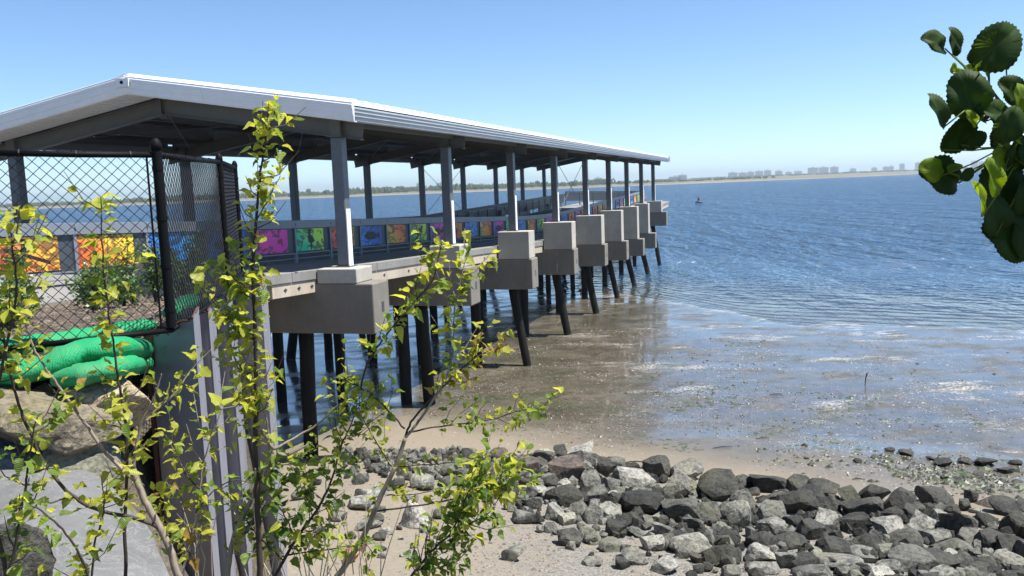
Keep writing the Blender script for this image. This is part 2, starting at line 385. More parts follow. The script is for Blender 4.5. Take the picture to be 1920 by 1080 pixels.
for i, z in enumerate(capz):
    s = PS*i
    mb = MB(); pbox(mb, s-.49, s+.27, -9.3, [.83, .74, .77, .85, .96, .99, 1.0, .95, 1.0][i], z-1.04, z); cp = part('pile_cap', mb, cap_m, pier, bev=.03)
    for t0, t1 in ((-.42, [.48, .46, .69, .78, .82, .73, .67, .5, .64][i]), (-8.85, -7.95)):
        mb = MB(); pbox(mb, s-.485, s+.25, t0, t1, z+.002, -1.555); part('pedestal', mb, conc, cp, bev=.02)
    te_ = [.83, .74, .77, .85, .96, .99, 1.0, .95, 1.0][i]; mb = MB(); pbox(mb, s-.12, s-.02, te_+.001, te_+.008, z-.62, z-.42); part('cap_plate', mb, darkrail, cp)
    # girder stools carry the deck where the cap lies far below it
    for t0, f in ((-1.1, railz), (-7.6, railzl)):
        zt_ = f(s)-1.05-.48
        if zt_-z > .03 and i > 2:
            mb = MB(); pbox(mb, s-.3, s+.3, t0-.3, t0+.3, z+.002, zt_-.002); part('deck_stool', mb, cap_m, cp)
    for k, (t, bat) in enumerate([(-.1, .55), (-1.5, 0), (-3.6, 0), (-5.6, .0), (-7.4, 0), (-8.6, -.6)]):
        if i == 0 and k == 0: bat = -.1; t = -1.0
        if i == 0 and k == 1: t = -2.1
        if i == 1: t -= .9*(k == 0); bat = .15 if k == 0 else bat
        ro = .165+rnd.uniform(-.01, .02); ss = s+rnd.uniform(-.12, .12)
        pts = []; rr = []
        for j in range(9):
            f_ = j/8; zz = z-1.0-(6.9+z-1.0)*f_
            wv = .015*math.sin(j*1.7+i+k)
            pts.append(st(ss+wv, t+bat*f_, zz)); rr.append(ro*(1-.08*f_)+rnd.uniform(-.006, .006))
        mb = MB(); mb.tube(pts, rr, 12); part('pile', mb, pilem, pier, smooth=True)

# ------------------------------------------------------------------ CANOPY
can = thing('pier_canopy', 'long white metal gable roof canopy on grey steel columns over the pier', 'canopy', st(0, -4.2, -1.5))
TR, TE0, TE1, S0, S1 = -4.2, .85, -9.25, -1.1, 52.0
ZR, ZE = 2.50, 1.66
def roofz(t): return ZR-(ZR-ZE)*abs(t-TR)/(TE0-TR)
nsh = 108; sw = (S1-S0)/nsh
for side in (1, -1):
    te = TE0 if side > 0 else TE1
    for k in range(nsh):
        a = S0+k*sw; b = a+sw-.004
        prof = [(a, 0), (a+.155, 0), (a+.165, .095), (a+.22, .095), (a+.23, .10), (a+.24, .09), (a+.34, .09), (a+.35, .10), (a+.36, .09), (b-.03, .085), (b, 0)]
        mb = MB(); vs = []
        for t in (TR+side*.02, te):
            for (s_, dz) in prof: vs.append(st(s_, t, roofz(t)+dz))
        m_ = len(prof)
        fs = [(i, i+1, m_+i+1, m_+i) if side < 0 else (i+1, i, m_+i, m_+i+1) for i in range(m_-1)]
        # underside pan, 25 mm below, and closed ends
        base = len(vs)
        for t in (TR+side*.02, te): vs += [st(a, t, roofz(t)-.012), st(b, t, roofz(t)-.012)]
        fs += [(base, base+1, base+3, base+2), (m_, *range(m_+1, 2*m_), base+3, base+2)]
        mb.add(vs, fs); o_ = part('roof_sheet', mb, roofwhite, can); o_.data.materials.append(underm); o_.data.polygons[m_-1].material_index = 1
mb = MB()
pr = [(TR-.32, -.32*.166+.05), (TR, .075), (TR+.32, -.32*.166+.05)]
for a, b in ((S0-.03, 12.), (12.004, 25.), (25.004, 38.), (38.004, S1)):
    mb = MB()
    mb.add([st(s, t, ZR+z) for s in (a, b) for t, z in pr]+[st(s, t, ZR+z-.012) for s in (a, b) for t, z in pr],
           [(0, 1, 4, 3), (1, 2, 5, 4), (6, 9, 10, 7), (7, 10, 11, 8), (0, 6, 7, 1), (1, 7, 8, 2), (3, 4, 10, 9), (4, 5, 11, 10)])
    part('ridge_cap', mb, roofwhite, can)
# rake fascia at both ends: stepped profile
def rake(s_at, sgn, t0, t1, mitre):
    prof = [(-.14, .105), (.07, .035), (.07, .0), (.085, -.01), (.085, -.07), (.06, -.085), (.06, -.19), (.03, -.21), (.03, -.30), (.0, -.33), (-.09, -.33), (-.09, -.315), (0, -.315), (-.02, .05)]
    vs = []
    for t in (t0, t1):
        for (ds_, dz) in prof: vs.append(st(s_at-sgn*ds_, t, roofz(t)+dz+.0))
    m_ = len(prof); fs = [(i, (i+1) % m_, m_+(i+1) % m_, m_+i) for i in range(m_)]+[tuple(range(m_)), tuple(range(m_, 2*m_))[::-1]]
    return MB().add(vs, fs)
for s_at, sgn in ((S0, 1), (S1, -1)):
    for t1 in (TE0+.1, TE1-.1):
        for q0, q1 in ((0, .36), (.361, .70), (.701, 1)): part('rake_fascia', rake(s_at, sgn, TR+(t1-TR)*q0, TR+(t1-TR)*q1, 0), fasciam, can)
    mb = MB(); pbox(mb, s_at-sgn*.10-.012, s_at-sgn*.10+.012, TR-.16, TR+.16, ZR-.19, ZR-.02); part('ridge_end_plate', mb, fasciam, can)
    mb = MB(); mb.tube([st(s_at-sgn*.112, TR, ZR-.1), st(s_at-sgn*.13, TR, ZR-.1)], .035, 8); part('junction_hole_cover', mb, blackm, can)
# eave gutters: box gutter with bands
for te, sg in ((TE0, 1), (TE1, -1)):
    cuts = [S0, 11.9, 24.9, 37.9, S1]
    for a, b in zip(cuts[:-1], cuts[1:]):
        prof = [(.0, .0), (.13, .0), (.13, -.035), (.11, -.045), (.11, -.10), (.085, -.12), (.085, -.17), (.06, -.19), (.05, -.25), (-.02, -.27), (-.02, -.02)]
        vs = [st(s_, te+sg*x-sg*.05, ZE-.055+z) for s_ in (a, b-.004) for x, z in prof]; m_ = len(prof)
        fs = [(i, (i+1) % m_, m_+(i+1) % m_, m_+i) for i in range(m_)]+[tuple(range(m_)), tuple(range(m_, 2*m_))[::-1]]
        part('gutter', MB().add(vs, fs), gutm, can)
# soffit overhang strip at the near end: ribbed
for side in (1, -1):
    te = TE0 if side > 0 else TE1
    for k in range(7):
        a = S0+.1+k*.135
        mb = MB(); vs = []
        for t in (TR, te): vs += [st(a, t, roofz(t)-.30), st(a+.085, t, roofz(t)-.30), st(a+.125, t, roofz(t)-.225), st(a+.135, t, roofz(t)-.215), st(a, t, roofz(t)-.215)]
        fs = [(i, (i+1) % 5, 5+(i+1) % 5, 5+i) for i in range(5)]+[(0, 1, 2, 3, 4), (9, 8, 7, 6, 5)]
        part('soffit_plank', mb.add(vs, fs), fasciam, can)
# columns, rafters, base plates
ZC = 1.30
def ibeam(mb, p0, p1, hgt, wid):      # I-section between two points, web in the vertical plane
    p0, p1 = Vector(p0), Vector(p1); d = (p1-p0).normalized(); sdir = d.cross(Vector((0, 0, 1))).normalized(); up = sdir.cross(d)
    for (w2, a, b) in ((wid/2, 0, .015), (.007, .015, hgt-.015), (wid/2, hgt-.015, hgt)):
        c = []
        for zz in (a, b):
            for pp, sgn in ((p0, -1), (p0, 1), (p1, 1), (p1, -1)): c.append(pp+sdir*sgn*w2+up*(zz-hgt))
        mb.hexa([c[0], c[1], c[2], c[3], c[4], c[5], c[6], c[7]])
for i in range(9):
    s = PS*i
    for t in (0, -8.4):
        mb = MB(); pbox(mb, s-.125, s+.125, t-.125, t+.125, -1.53, ZC-.18); c_ = part('column', mb, galv, can, bev=.025)
        mb = MB(); pbox(mb, s-.18, s+.18, t-.18, t+.18, -1.553, -1.532); part('base_plate', mb, galv, c_)
        mb = MB(); pbox(mb, s-.17, s+.17, t-.17, t+.17, ZC-.178, ZC-.16); pbox(mb, s-.12, s+.12, t-.12, t+.12, ZC-.158, roofz(t)-.30); part('column_head', mb, rafterm, c_)
        if t == 0:
            mb = MB(); pbox(mb, s-.12, s+.06, .127, .15, -1.53, -.35); part('sunlit_strip', mb, fasciam, c_)  # white strip paints the sunlit lower part of the column face
    for side in (1, -1):
        t1 = TE0-.25 if side > 0 else TE1+.25
        mb = MB(); ibeam(mb, st(s, TR+side*.012, ZR-.335), st(s, t1, roofz(t1)-.335), .34, .18)
        part('rafter', mb, rafterm, can)
    mb = MB(); pbox(mb, s-.09, s+.09, TR-.01, TR+.01, ZR-.76, ZR-.34); part('splice_plate', mb, rafterm, can)
# purlins beneath the sheets
for t in (.45, -1.05, -2.5, -3.85, -4.55, -5.9, -7.35, -8.85):
    for a, b in zip(range(0, 8), range(1, 9)):
        mb = MB(); z = roofz(t)-.305
        pbox(mb, PS*a+.1, PS*b-.1, t-.03, t-.022, z, z+.22); pbox(mb, PS*a+.1, PS*b-.1, t-.03, t+.035, z-.01, z-.002); pbox(mb, PS*a+.1, PS*b-.1, t-.03, t+.035, z+.222, z+.23)
        part('purlin', mb, purlinm, can)
for t in (.25, -8.65):                # eave struts, visible as the pale beam along the eave
    for a in range(8):
        mb = MB(); pbox(mb, PS*a+.13, PS*(a+1)-.13, t-.05, t+.05, ZC+.02, ZC+.2); part('eave_strut', mb, rafterm, can)
# roof rod bracing and column rod bracing
def rod(mb, a, b, r=.011): mb.tube([a, b], r, 5)
for i in range(0, 8):
    for ta, tb in ((-.3, -4.1), (-4.3, -8.1)):
        for f_ in (0, 1):
            mb = MB(); rod(mb, st(PS*i+.1, ta if f_ else tb, roofz(ta if f_ else tb)-.42), st(PS*(i+1)-.1, tb if f_ else ta, roofz(tb if f_ else ta)-.42), .012)
            part('roof_brace_rod', mb, galv, can)
for t, i in ((0, 3), (-8.4, 4), (0, 0)):
    if (t, i) == (0, 0): continue
    for f_ in (0, 1):
        za, zb = (ZC-.25, -1.4) if f_ else (-1.4, ZC-.25)
        mb = MB(); rod(mb, st(PS*i+.15, t, za), st(PS*(i+1)-.15, t, zb), .012); part('brace_rod', mb, galv, can)

# ------------------------------------------------------------------ RAILINGS
def art_mat(name, c1, c2, dark, seed, amt=.85):
    n = N(name); g_ = n.coord('Generated'); p = g_
    X, Y, Z = n.n('SeparateXYZ', i0=g_).outputs
    nz = n.noise(n.map(p, (3, 3, 3), (0, 0, 0), (seed*3.1, seed, 0)), 1.0, 5, .6, .8)
    gx = n.math('ADD', X, n.math('MULTIPLY', n.math('SUBTRACT', nz, .5), .9))
    gx = n.math('ADD', gx, n.math('MULTIPLY', n.math('SUBTRACT', Z, .5), .5))
    c_ = n.mix(n.ramp(gx, [(.2, 0), (.8, 1)]), c1, c2)
    sh = n.noise(n.map(p, (1.5, 1.5, 1.9), (0, .5, 0), (seed*1.7, 0, seed*2.3)), 1.2, 5, .5, 1.0)
    st_ = n.ramp(sh, [(.47, 0), (.49, 1), (.56, .85), (.58, .05)])
    c_ = n.mix(n.math('MULTIPLY', st_, amt), c_, dark)
    br = n.noise(n.map(p, (14, 14, 5)), 1, 3)
    c_ = n.mix(n.math('MULTIPLY', n.ramp(br, [(.4, 1), (.6, 0)]), .2), c_, tuple(x*.5 for x in c_ and c1))
    return n.fin(c_, .35)
DK = (.03, .03, .035)
arts = [('orange_yellow', (.75, .12, .03), (.85, .42, .03), (.05, .03, .03)), ('blue', (.01, .10, .45), (.02, .25, .65), DK),
        ('green', (.0, .42, .2), (.35, .6, .03), DK), ('pink', (.75, .03, .25), (.6, .02, .3), DK),
        ('coral', (.62, .07, .05), (.70, .34, .03), DK), ('sky', (.02, .2, .62), (.0, .06, .35), DK),
        ('ochre', (.5, .3, .03), (.65, .1, .02), (.04, .03, .01)), ('lime', (.02, .32, .08), (.4, .55, .02), DK),
        ('violet', (.14, .03, .35), (.55, .02, .32), DK), ('rust', (.6, .08, .04), (.5, .18, .02), DK)]
up = lambda c: tuple(min(.92, x*1.5) for x in c)
AM = {a[0]: art_mat('painted_'+a[0], up(a[1]), up(a[2]), a[3], k+1) for k, a in enumerate(arts)}
order = ['orange_yellow', 'coral', 'orange_yellow', 'blue', 'sky', 'pink', 'green', 'coral', 'sky', 'ochre', 'lime', 'violet', 'rust', 'blue', 'ochre', 'violet', 'green', 'blue', 'ochre', 'lime', 'violet', 'ochre', 'blue', 'rust', 'violet', 'ochre', 'blue', 'rust']
sil = m_metal('black_painted_line', (.02, .02, .022), .5, 0, .3, 20)
silh = {   # plain animal shapes painted on single boards: outline in panel coordinates (0..1)
 'painted_lizard': [[(.2, .05), (.3, .2), (.42, .32), (.34, .42), (.22, .42), (.22, .48), (.38, .5), (.5, .45), (.56, .6), (.48, .72), (.52, .78), (.62, .66), (.68, .8), (.76, .94), (.84, .88), (.8, .72), (.72, .6), (.82, .56), (.8, .5), (.7, .52), (.62, .42), (.7, .28), (.64, .24), (.54, .34), (.44, .22), (.32, .08)]],
 'painted_dragonfly': [[(.46, .95), (.52, .95), (.54, .7), (.5, .4), (.44, .05), (.38, .05), (.42, .4), (.44, .7)], [(.48, .62), (.2, .72), (.12, .62), (.46, .54)], [(.5, .55), (.9, .3), (.92, .18), (.5, .44)], [(.45, .5), (.16, .44), (.2, .34), (.45, .42)]],
 'painted_fish': [[(.1, .5), (.3, .7), (.6, .72), (.8, .55), (.95, .72), (.93, .3), (.8, .45), (.6, .28), (.3, .3)]],
 'painted_heron': [[(.42, .95), (.5, .98), (.62, .9), (.52, .88), (.5, .74), (.62, .6), (.68, .42), (.56, .34), (.54, .04), (.5, .04), (.5, .32), (.42, .4), (.4, .56), (.44, .72)]]}
anim = {'lime': 'painted_lizard', 'coral': 'painted_dragonfly', 'sky': 'painted_fish', 'green': 'painted_heron', 'violet': 'painted_fish', 'rust': 'painted_heron'}
def railing(th, t, f, s0, s1, step, art, face=1):
    k = 0; s = s0
    while s < s1-.2:
        e = min(s+step, s1); za, zb = f(s), f(e)
        mb = MB(); q = lambda ss, tt, zz: st(ss, tt, zz)
        def bar(mb, sa, sb, t0, t1, d0, d1):
            A, B = za+(zb-za)*(sa-s)/step, za+(zb-za)*(sb-s)/step
            mb.hexa([st(sa, t0, A-d1), st(sa, t1, A-d1), st(sb, t1, B-d1), st(sb, t0, B-d1), st(sa, t0, A-d0), st(sa, t1, A-d0), st(sb, t1, B-d0), st(sb, t0, B-d0)])
        bar(mb, s+.003, e-.003, t-.03, t+.045, 0, .2); part('top_rail', mb, railm if art else darkrail, th, bev=.008)
        mb = MB(); pbox(mb, s-.035, s+.035, t-.03, t+.028, za-1.05, za-.202); po = part('rail_post', mb, railm if art else darkrail, th)
        mb = MB(); pbox(mb, s-.02, s+.02, t+.046, t+.052, za-.12, za-.08); part('bolt_plate', mb, darkrail, po)
        mb = MB(); bar(mb, s+.04, e-.04, t-.012, t+.012, .80, .83); part('bottom_rail', mb, railm if art else darkrail, th)
        mb = MB(); bar(mb, s+.04, e-.04, t-.012, t+.012, .93, .95); part('bottom_rail', mb, railm if art else darkrail, th)
        if art:
            a, b = s+.06, s+step*.80
            mb = MB(); bar(mb, a, b, t-.008, t+.004, .215, .77)
            nm = order[k % len(order)]; pn = part('art_panel', mb, AM[nm], th, label=nm.replace('_', ' and ')+' painted art panel')
            if nm in anim:
                for poly in silh[anim[nm]]:
                    A = lambda ss: za+(zb-za)*(ss-s)/step
                    vs = [st(a+.08+(b-a-.16)*x, t+.0065, A(a+(b-a)*x)-.77+.555*z) for x, z in poly]
                    part(anim[nm], MB().add(vs+[v-UT*.002 for v in vs], [tuple(range(len(vs)))]+[(i, (i+1) % len(vs), len(vs)+(i+1) % len(vs), len(vs)+i) for i in range(len(vs))]), sil, pn)
            mb = MB(); bar(mb, b+.01, e-.04, t-.02, t-.01, .202, .79); part('filler_plate', mb, darkrail, th)
        else:
            mb = MB(); bar(mb, s+.04, e-.04, t-.008, t+.004, .215, .78); part('infill_panel', mb, darkrail, th)
        s += step; k += 1
rl = thing('art_railing', 'grey railing filled with colourful painted animal panels along the near side of the pier', 'railing', st(2, -2.65, -1.7))
railing(rl, -2.65, railz, -8.01, 63.1, 1.75, True)
r2 = thing('plain_railing', 'dark plain railing along the far side of the pier beneath the canopy', 'railing', st(2, -8.1, -1.7))
railing(r2, -8.1, railzl, -8.01, 54.5, 1.75, False)
r3 = thing('end_railing', 'dark railing closing the seaward end of the pier deck', 'railing', st(54, -5, -1.7))
a0, a1 = st(54.5, -8.0, -.66), st(63, -2.7, -.94)
for k in range(6):
    p0, p1 = a0.lerp(a1, k/6), a0.lerp(a1, (k+1)/6); d = (p1-p0).normalized()
    side = d.cross(Vector((0, 0, 1))).normalized()*.03
    def bx(d0, d1, sh=0, th_=1):
        m = MB(); q0, q1 = p0+d*.04*sh, p1-d*.04*sh
        return m.hexa([q0-side*th_-Vector((0, 0, d1)), q0+side*th_-Vector((0, 0, d1)), q1+side*th_-Vector((0, 0, d1)), q1-side*th_-Vector((0, 0, d1)),
                       q0-side*th_-Vector((0, 0, d0)), q0+side*th_-Vector((0, 0, d0)), q1+side*th_-Vector((0, 0, d0)), q1-side*th_-Vector((0, 0, d0))])
    part('top_rail', bx(0, .14), darkrail, r3); part('infill_panel', bx(.15, .8, 1, .2), darkrail, r3)
    mb = MB(); q = p0
    mb.tube([q-Vector((0, 0, 1.15)), q-Vector((0, 0, .14))], .04, 6); part('rail_post', mb, darkrail, r3)

# ------------------------------------------------------------------ SHEET PILE WALL
n = N('grey_sheet_pile_steel'); p = n.pos()
a = n.noise(p, 3, 6, .7); b = n.noise(n.map(p, (9, 9, .5)), 1, 5, .65)
zt = n.n('SeparateXYZ', i0=p).outputs[2]
top = n.ramp(n.math('ADD', zt, n.math('MULTIPLY', n.math('SUBTRACT', n.noise(p, 25, 4), .5), .10)), [(0, 0), (1, 0)])
tz = n.math('ADD', zt, n.math('MULTIPLY', n.math('SUBTRACT', n.noise(p, 25, 4), .5), .06))
rm = n.math('GREATER_THAN', tz, CAMZ-.70)
cc = n.mix(n.ramp(a, [(.35, 0), (.7, 1)]), (.23, .228, .262), (.29, .287, .32))
cc = n.mix(n.ramp(b, [(.55, 0), (.72, .4)]), cc, (.34, .345, .37))
rs = n.ramp(n.noise(p, 5, 6, .75), [(.62, 0), (.68, 1)])
cc = n.mix(n.math('MAXIMUM', n.math('MULTIPLY', rs, .5), rm), cc, (.13, .045, .02))
spm = n.fin(cc, .5, n.bump(a, .2, .01), Metallic=.15)
rust = m_metal('flaking_rust', (.10, .04, .022), .9, 0, .5, 40)
swall = thing('sheet_pile_wall', 'grey steel sheet pile bulkhead with rusty cut top beside the fence corner', 'retaining wall', (-2.3, 5.6, 2))
webs = [((287, 5.76), (369, 5.60), (381, 6.3)), ((352, 6.6), (398, 6.42), (411, 7.15)), ((384, 7.45), (436, 7.25), (449, 8.1)), ((412, 8.6), (499, 8.3), (511, 9.4))]
chains = []
for k, w3 in enumerate(webs):
    c = [atD(px, 700, D).xy for px, D in w3]
    if k < 3: nx = atD(webs[k+1][0][0], 700, webs[k+1][0][1]).xy; c += [nx+Vector((.0, -.0))]
    else: c += [c[-1]+Vector((-.35, .35)), Vector((-4.2, 11.2)), Vector((-5.4, 12.4)), Vector((-7.2, 17.5))]
    chains.append(c)
for k, chain in enumerate(chains):
    m_ = len(chain); th_ = .014; vs = []; tops = []
    for zz in (0, 1):
        for sg in (-1, 1):
            for j, c in enumerate(chain):
                d = (chain[min(j+1, m_-1)]-chain[max(j-1, 0)]).normalized(); nn = Vector((-d.y, d.x))*sg*th_/2
                zt_ = CAMZ-[[.895, .78, .80, .86], [.86, .85, .85, .87], [.87, .86, .86, .87], [.87]*9][k][min(j, 8)]
                vs.append((c.x+nn.x, c.y+nn.y, zt_ if zz else CAMZ-6.6))
                if zz and sg == 1: tops.append(Vector((c.x, c.y, zt_)))
    fs = []
    for j in range(m_-1):
        fs += [(j, j+1, 2*m_+j+1, 2*m_+j), (m_+j+1, m_+j, 3*m_+j, 3*m_+j+1), (2*m_+j, 2*m_+j+1, 3*m_+j+1, 3*m_+j)]
    fs += [(0, 2*m_, 3*m_, m_), (m_-1, 2*m_-1, 4*m_-1, 3*m_-1)]
    part('sheet_pile', MB().add(vs, fs), spm, swall)
    pts = []
    for j in range(min(3, m_-1)):
        for f_ in np.linspace(0, 1, 9)[:-1]:
            p_ = tops[j].lerp(tops[j+1], float(f_)); pts.append(p_+Vector((rnd.uniform(-.003, .003), 0, rnd.uniform(-.004, .006))))
    part('rusty_lip', MB().tube(pts, [rnd.uniform(.006, .012) for _ in pts], 5), rust, swall)
c = chains[0][0]; mb = MB(); mb.box(c.x-.03, c.x+.03, c.y-.03, c.y-.012, CAMZ-1.12, CAMZ-.90); part('rusty_flange', mb, rust, swall)
mb = MB(); mb.box(c.x-.035, c.x-.010, c.y-.02, c.y+.12, CAMZ-6, CAMZ-.91); part('interlock', mb, rust, swall)
# black plastic cap piece on the wall top
q = atD(385, 572, 7.6); mb = MB(); mb.hexa([q+Vector(v) for v in ((-.16, -.1, -.03), (.14, -.2, -.05), (.2, .3, -.04), (-.1, .3, -.03), (-.13, -.08, .035), (.1, -.16, .02), (.16, .26, .05), (-.08, .26, .09))])
solo('black_plastic_sheet', mb, blackm, 'crumpled black plastic scrap lying on top of the sheet pile wall', 'plastic scrap', q, bev=.01)

# ------------------------------------------------------------------ CHAIN LINK FENCE
fence = thing('chain_link_fence', 'black vinyl chain link fence turning the corner above the green socks', 'fence', (-2.26, 5.5, CAMZ-.9))
FP = [Vector((-4.6, 4.62)), Vector((-3.0, 5.08)), Vector((-2.235, 5.5)), Vector((-2.235, 6.8)), Vector((-2.55, 8.2)), Vector((-3.0, 10.3))]
FP[1] = atD(-20, 290, 5.1).xy; FP[2] = atD(300, 293, 5.5).xy+Vector((-.02, 0)); FP[3] = atD(411, 303, 7.6).xy; FP[4] = atD(440, 313, 9.7).xy
FP[0] = FP[1]+(FP[1]-FP[2])*2.0
FT = [.33, .305, .275, .30, .315]; FB = [-.85, -.85, -.84, -.85, -.86]
def postm(p, zt_, zb, r):
    mb = MB(); mb.tube([(p.x, p.y, CAMZ+zb), (p.x, p.y, CAMZ+zt_)], r, 14); o = part('post', mb, blackm, fence, smooth=False)
    m2 = MB(); pr = [(r*1.12, 0), (r*1.15, .03), (r*.95, .05), (r*.6, .068), (r*.15, .075)]
    m2.tube([(p.x, p.y, CAMZ+zt_+.001+h_) for _, h_ in pr], [r_ for r_, _ in pr], 12); part('post_cap', m2, blackm, o, smooth=True)
    for zz in (.9, .62, .35, .1):
        zc = CAMZ+zb+(zt_-zb)*zz; m3 = MB(); m3.tube([(p.x, p.y, zc-.012), (p.x, p.y, zc+.012)], r*1.14, 12); part('tension_band', m3, blackm, o)
postm(FP[2], .305, -.82, .031)
for j in (0, 3, 4): postm(FP[j], FT[j], -.9, .027)
for j in range(4):
    a, b = FP[j], FP[j+1]
    A, B = Vector((a.x, a.y, CAMZ+FT[j])), Vector((b.x, b.y, CAMZ+FT[j+1]))
    part('top_rail', MB().tube([A, A.lerp(B, .5)+Vector((0, 0, -.004)), B], .019, 10), blackm, fence, smooth=True)
    A2, B2 = Vector((a.x, a.y, CAMZ+FB[j])), Vector((b.x, b.y, CAMZ+FB[j+1]))
    part('bottom_rail', MB().tube([A2, B2], .017, 8), blackm, fence, smooth=True)
    Lw = (b-a).length; q_ = .0355; nw = int(Lw/q_); mb = MB(); d = (b-a)/Lw; nn = Vector((-d.y, d.x))
    for k in range(nw):
        pts = []; hgt = FT[j]-FB[j]+.03; m_ = int(hgt/q_)
        for r_ in range(m_+1):
            xx = (k+((r_+k) % 2))*q_; off = .003 if (r_+k) % 2 else -.003
            sag = .0025*math.sin(xx*5+r_*.3)
            c = a+d*min(xx, Lw)+nn*(off+sag+.012); f_ = xx/Lw
            zz = CAMZ+(FT[j]*(1-f_)+FT[j+1]*f_)+.022-r_*q_
            pts.append((c.x, c.y, zz))
        mb.tube(pts, .0032, 4, caps=False)
    part('wire_mesh', mb, wirem, fence, kind='stuff')
    for k in range(max(2, int(Lw/.3))):       # tie wires
        f_ = (k+.5)/max(2, int(Lw/.3)); c = A.lerp(B, f_)
        d3 = (B-A).normalized(); part('tie_wire', MB().tube([c-d3*.004, c+d3*.004], .024, 8), wirem, fence)
# tension bar by the corner post
c = FP[2]+(FP[1]-FP[2]).normalized()*.06
part('tension_bar', MB().tube([(c.x, c.y, CAMZ-.83), (c.x, c.y, CAMZ+.26)], .007, 5), blackm, fence)

# ------------------------------------------------------------------ GREEN SILT SOCKS
n = N('green_mesh_sock'); p = n.coord('Object')
v = n.noise(n.map(p, (14, 3, 14)), 5, 4, .6); r_ = n.n('TexWave', _wave_type='BANDS', _bands_direction='X', Vector=n.map(p, (1, 1, 1), (0, 0, .15)), Scale=26, Distortion=5, Detail=3)
cc = n.mix(r_.outputs[0], (.0, .20, .065), (.0, .31, .11)); cc = n.mix(n.ramp(v, [(.35, .5), (.5, 0)]), cc, (.0, .20, .06))
sock_m = n.fin(n.mix(n.ramp(n.noise(p, 5, 5, .7), [(.5, 0), (.68, .45)]), cc, (.13, .19, .10)), .75, n.bump(n.math('ADD', n.math('MULTIPLY', r_.outputs[0], .14), v), .6, .008))
def sock(pts, r, label):
    P_ = [Vector(p) for p in pts]; out = []; rr = []
    m_ = 26
    for i in range(m_+1):
        f_ = i/m_*(len(P_)-1); k = min(int(f_), len(P_)-2); t = f_-k
        p0, p1, p2, p3 = P_[max(k-1, 0)], P_[k], P_[k+1], P_[min(k+2, len(P_)-1)]
        q = .5*((2*p1)+(-p0+p2)*t+(2*p0-5*p1+4*p2-p3)*t*t+(-p0+3*p1-3*p2+p3)*t**3)
        out.append(q); e = min(i, m_-i)/2.2; rr.append(r*(min(1, .35+.65*min(e, 1)))*(1+.07*math.sin(i*1.3)+.04*math.sin(i*2.9)))
    return solo('erosion_sock', MB().tube(out, rr, 18, flat=.66), sock_m, label, 'erosion sock', out[0], smooth=True, group='green erosion control socks')
sock([atD(-120, 705, 4.85), atD(0, 700, 4.9), atD(90, 688, 4.95), atD(150, 660, 5.05), atD(215, 652, 5.2), atD(258, 657, 5.75), atD(292, 655, 6.5)], .108, 'bright green net sock, upper front one lying just under the fence')
sock([atD(110, 712, 4.95), atD(165, 700, 4.85), atD(220, 688, 5.0), atD(254, 684, 5.6), atD(290, 680, 6.4)], .092, 'short green net sock tucked between the upper sock and the tan boulder')
sock([atD(-110, 662, 5.35), atD(0, 652, 5.4), atD(100, 640, 5.6), atD(190, 625, 5.9), atD(292, 608, 6.15)], .085, 'green net sock seen through the wire at the foot of the fence')
sock([atD(322, 588, 6.6), atD(350, 570, 7.2), atD(360, 562, 7.9)], .09, 'green net sock end showing behind the oblique mesh by the corner post')
sock([atD(235, 533, 12.2), atD(262, 528, 12.4), atD(285, 523, 12.6)], .1, 'far green net sock lying by the railing foot behind the shrubs')

# ------------------------------------------------------------------ ROCKS
def rock_mesh(name, seed, mat, cuts=12, rough=.05, sub=3, smooth=False):
    import bmesh
    bm = bmesh.new(); bmesh.ops.create_icosphere(bm, subdivisions=sub, radius=1)
    r = random.Random(seed); pl = []
    for _ in range(cuts):
        d = Vector((r.gauss(0, 1), r.gauss(0, 1), r.gauss(0, 1))).normalized(); pl.append((d, r.uniform(.38, .80)))
    so_ = Vector((seed*3.3, seed*1.7, 0))
    for v in bm.verts:
        c = v.co.copy()
        for d, h_ in pl:
            e = c.dot(d)
            if e > h_: c -= d*(e-h_)*.93
        nn = noise.fractal(c*2.0+so_, 1.0, 2.0, 4)
        c *= 1+rough*nn*1.6+rough*.5*noise.noise(c*9+so_)
        v.co = c
    me = bpy.data.meshes.new(name); bm.to_mesh(me); bm.free()
    # scale to unit box
    co = np.array([v.co[:] for v in me.vertices]); lo, hi = co.min(0), co.max(0); ce = (lo+hi)/2; ext = (hi-lo)
    for v in me.vertices: v.co = ((v.co[0]-ce[0])/ext[0], (v.co[1]-ce[1])/ext[1], (v.co[2]-ce[2])/ext[2])
    if smooth: me.polygons.foreach_set('use_smooth', [True]*len(me.polygons))
    me.materials.append(mat); return me
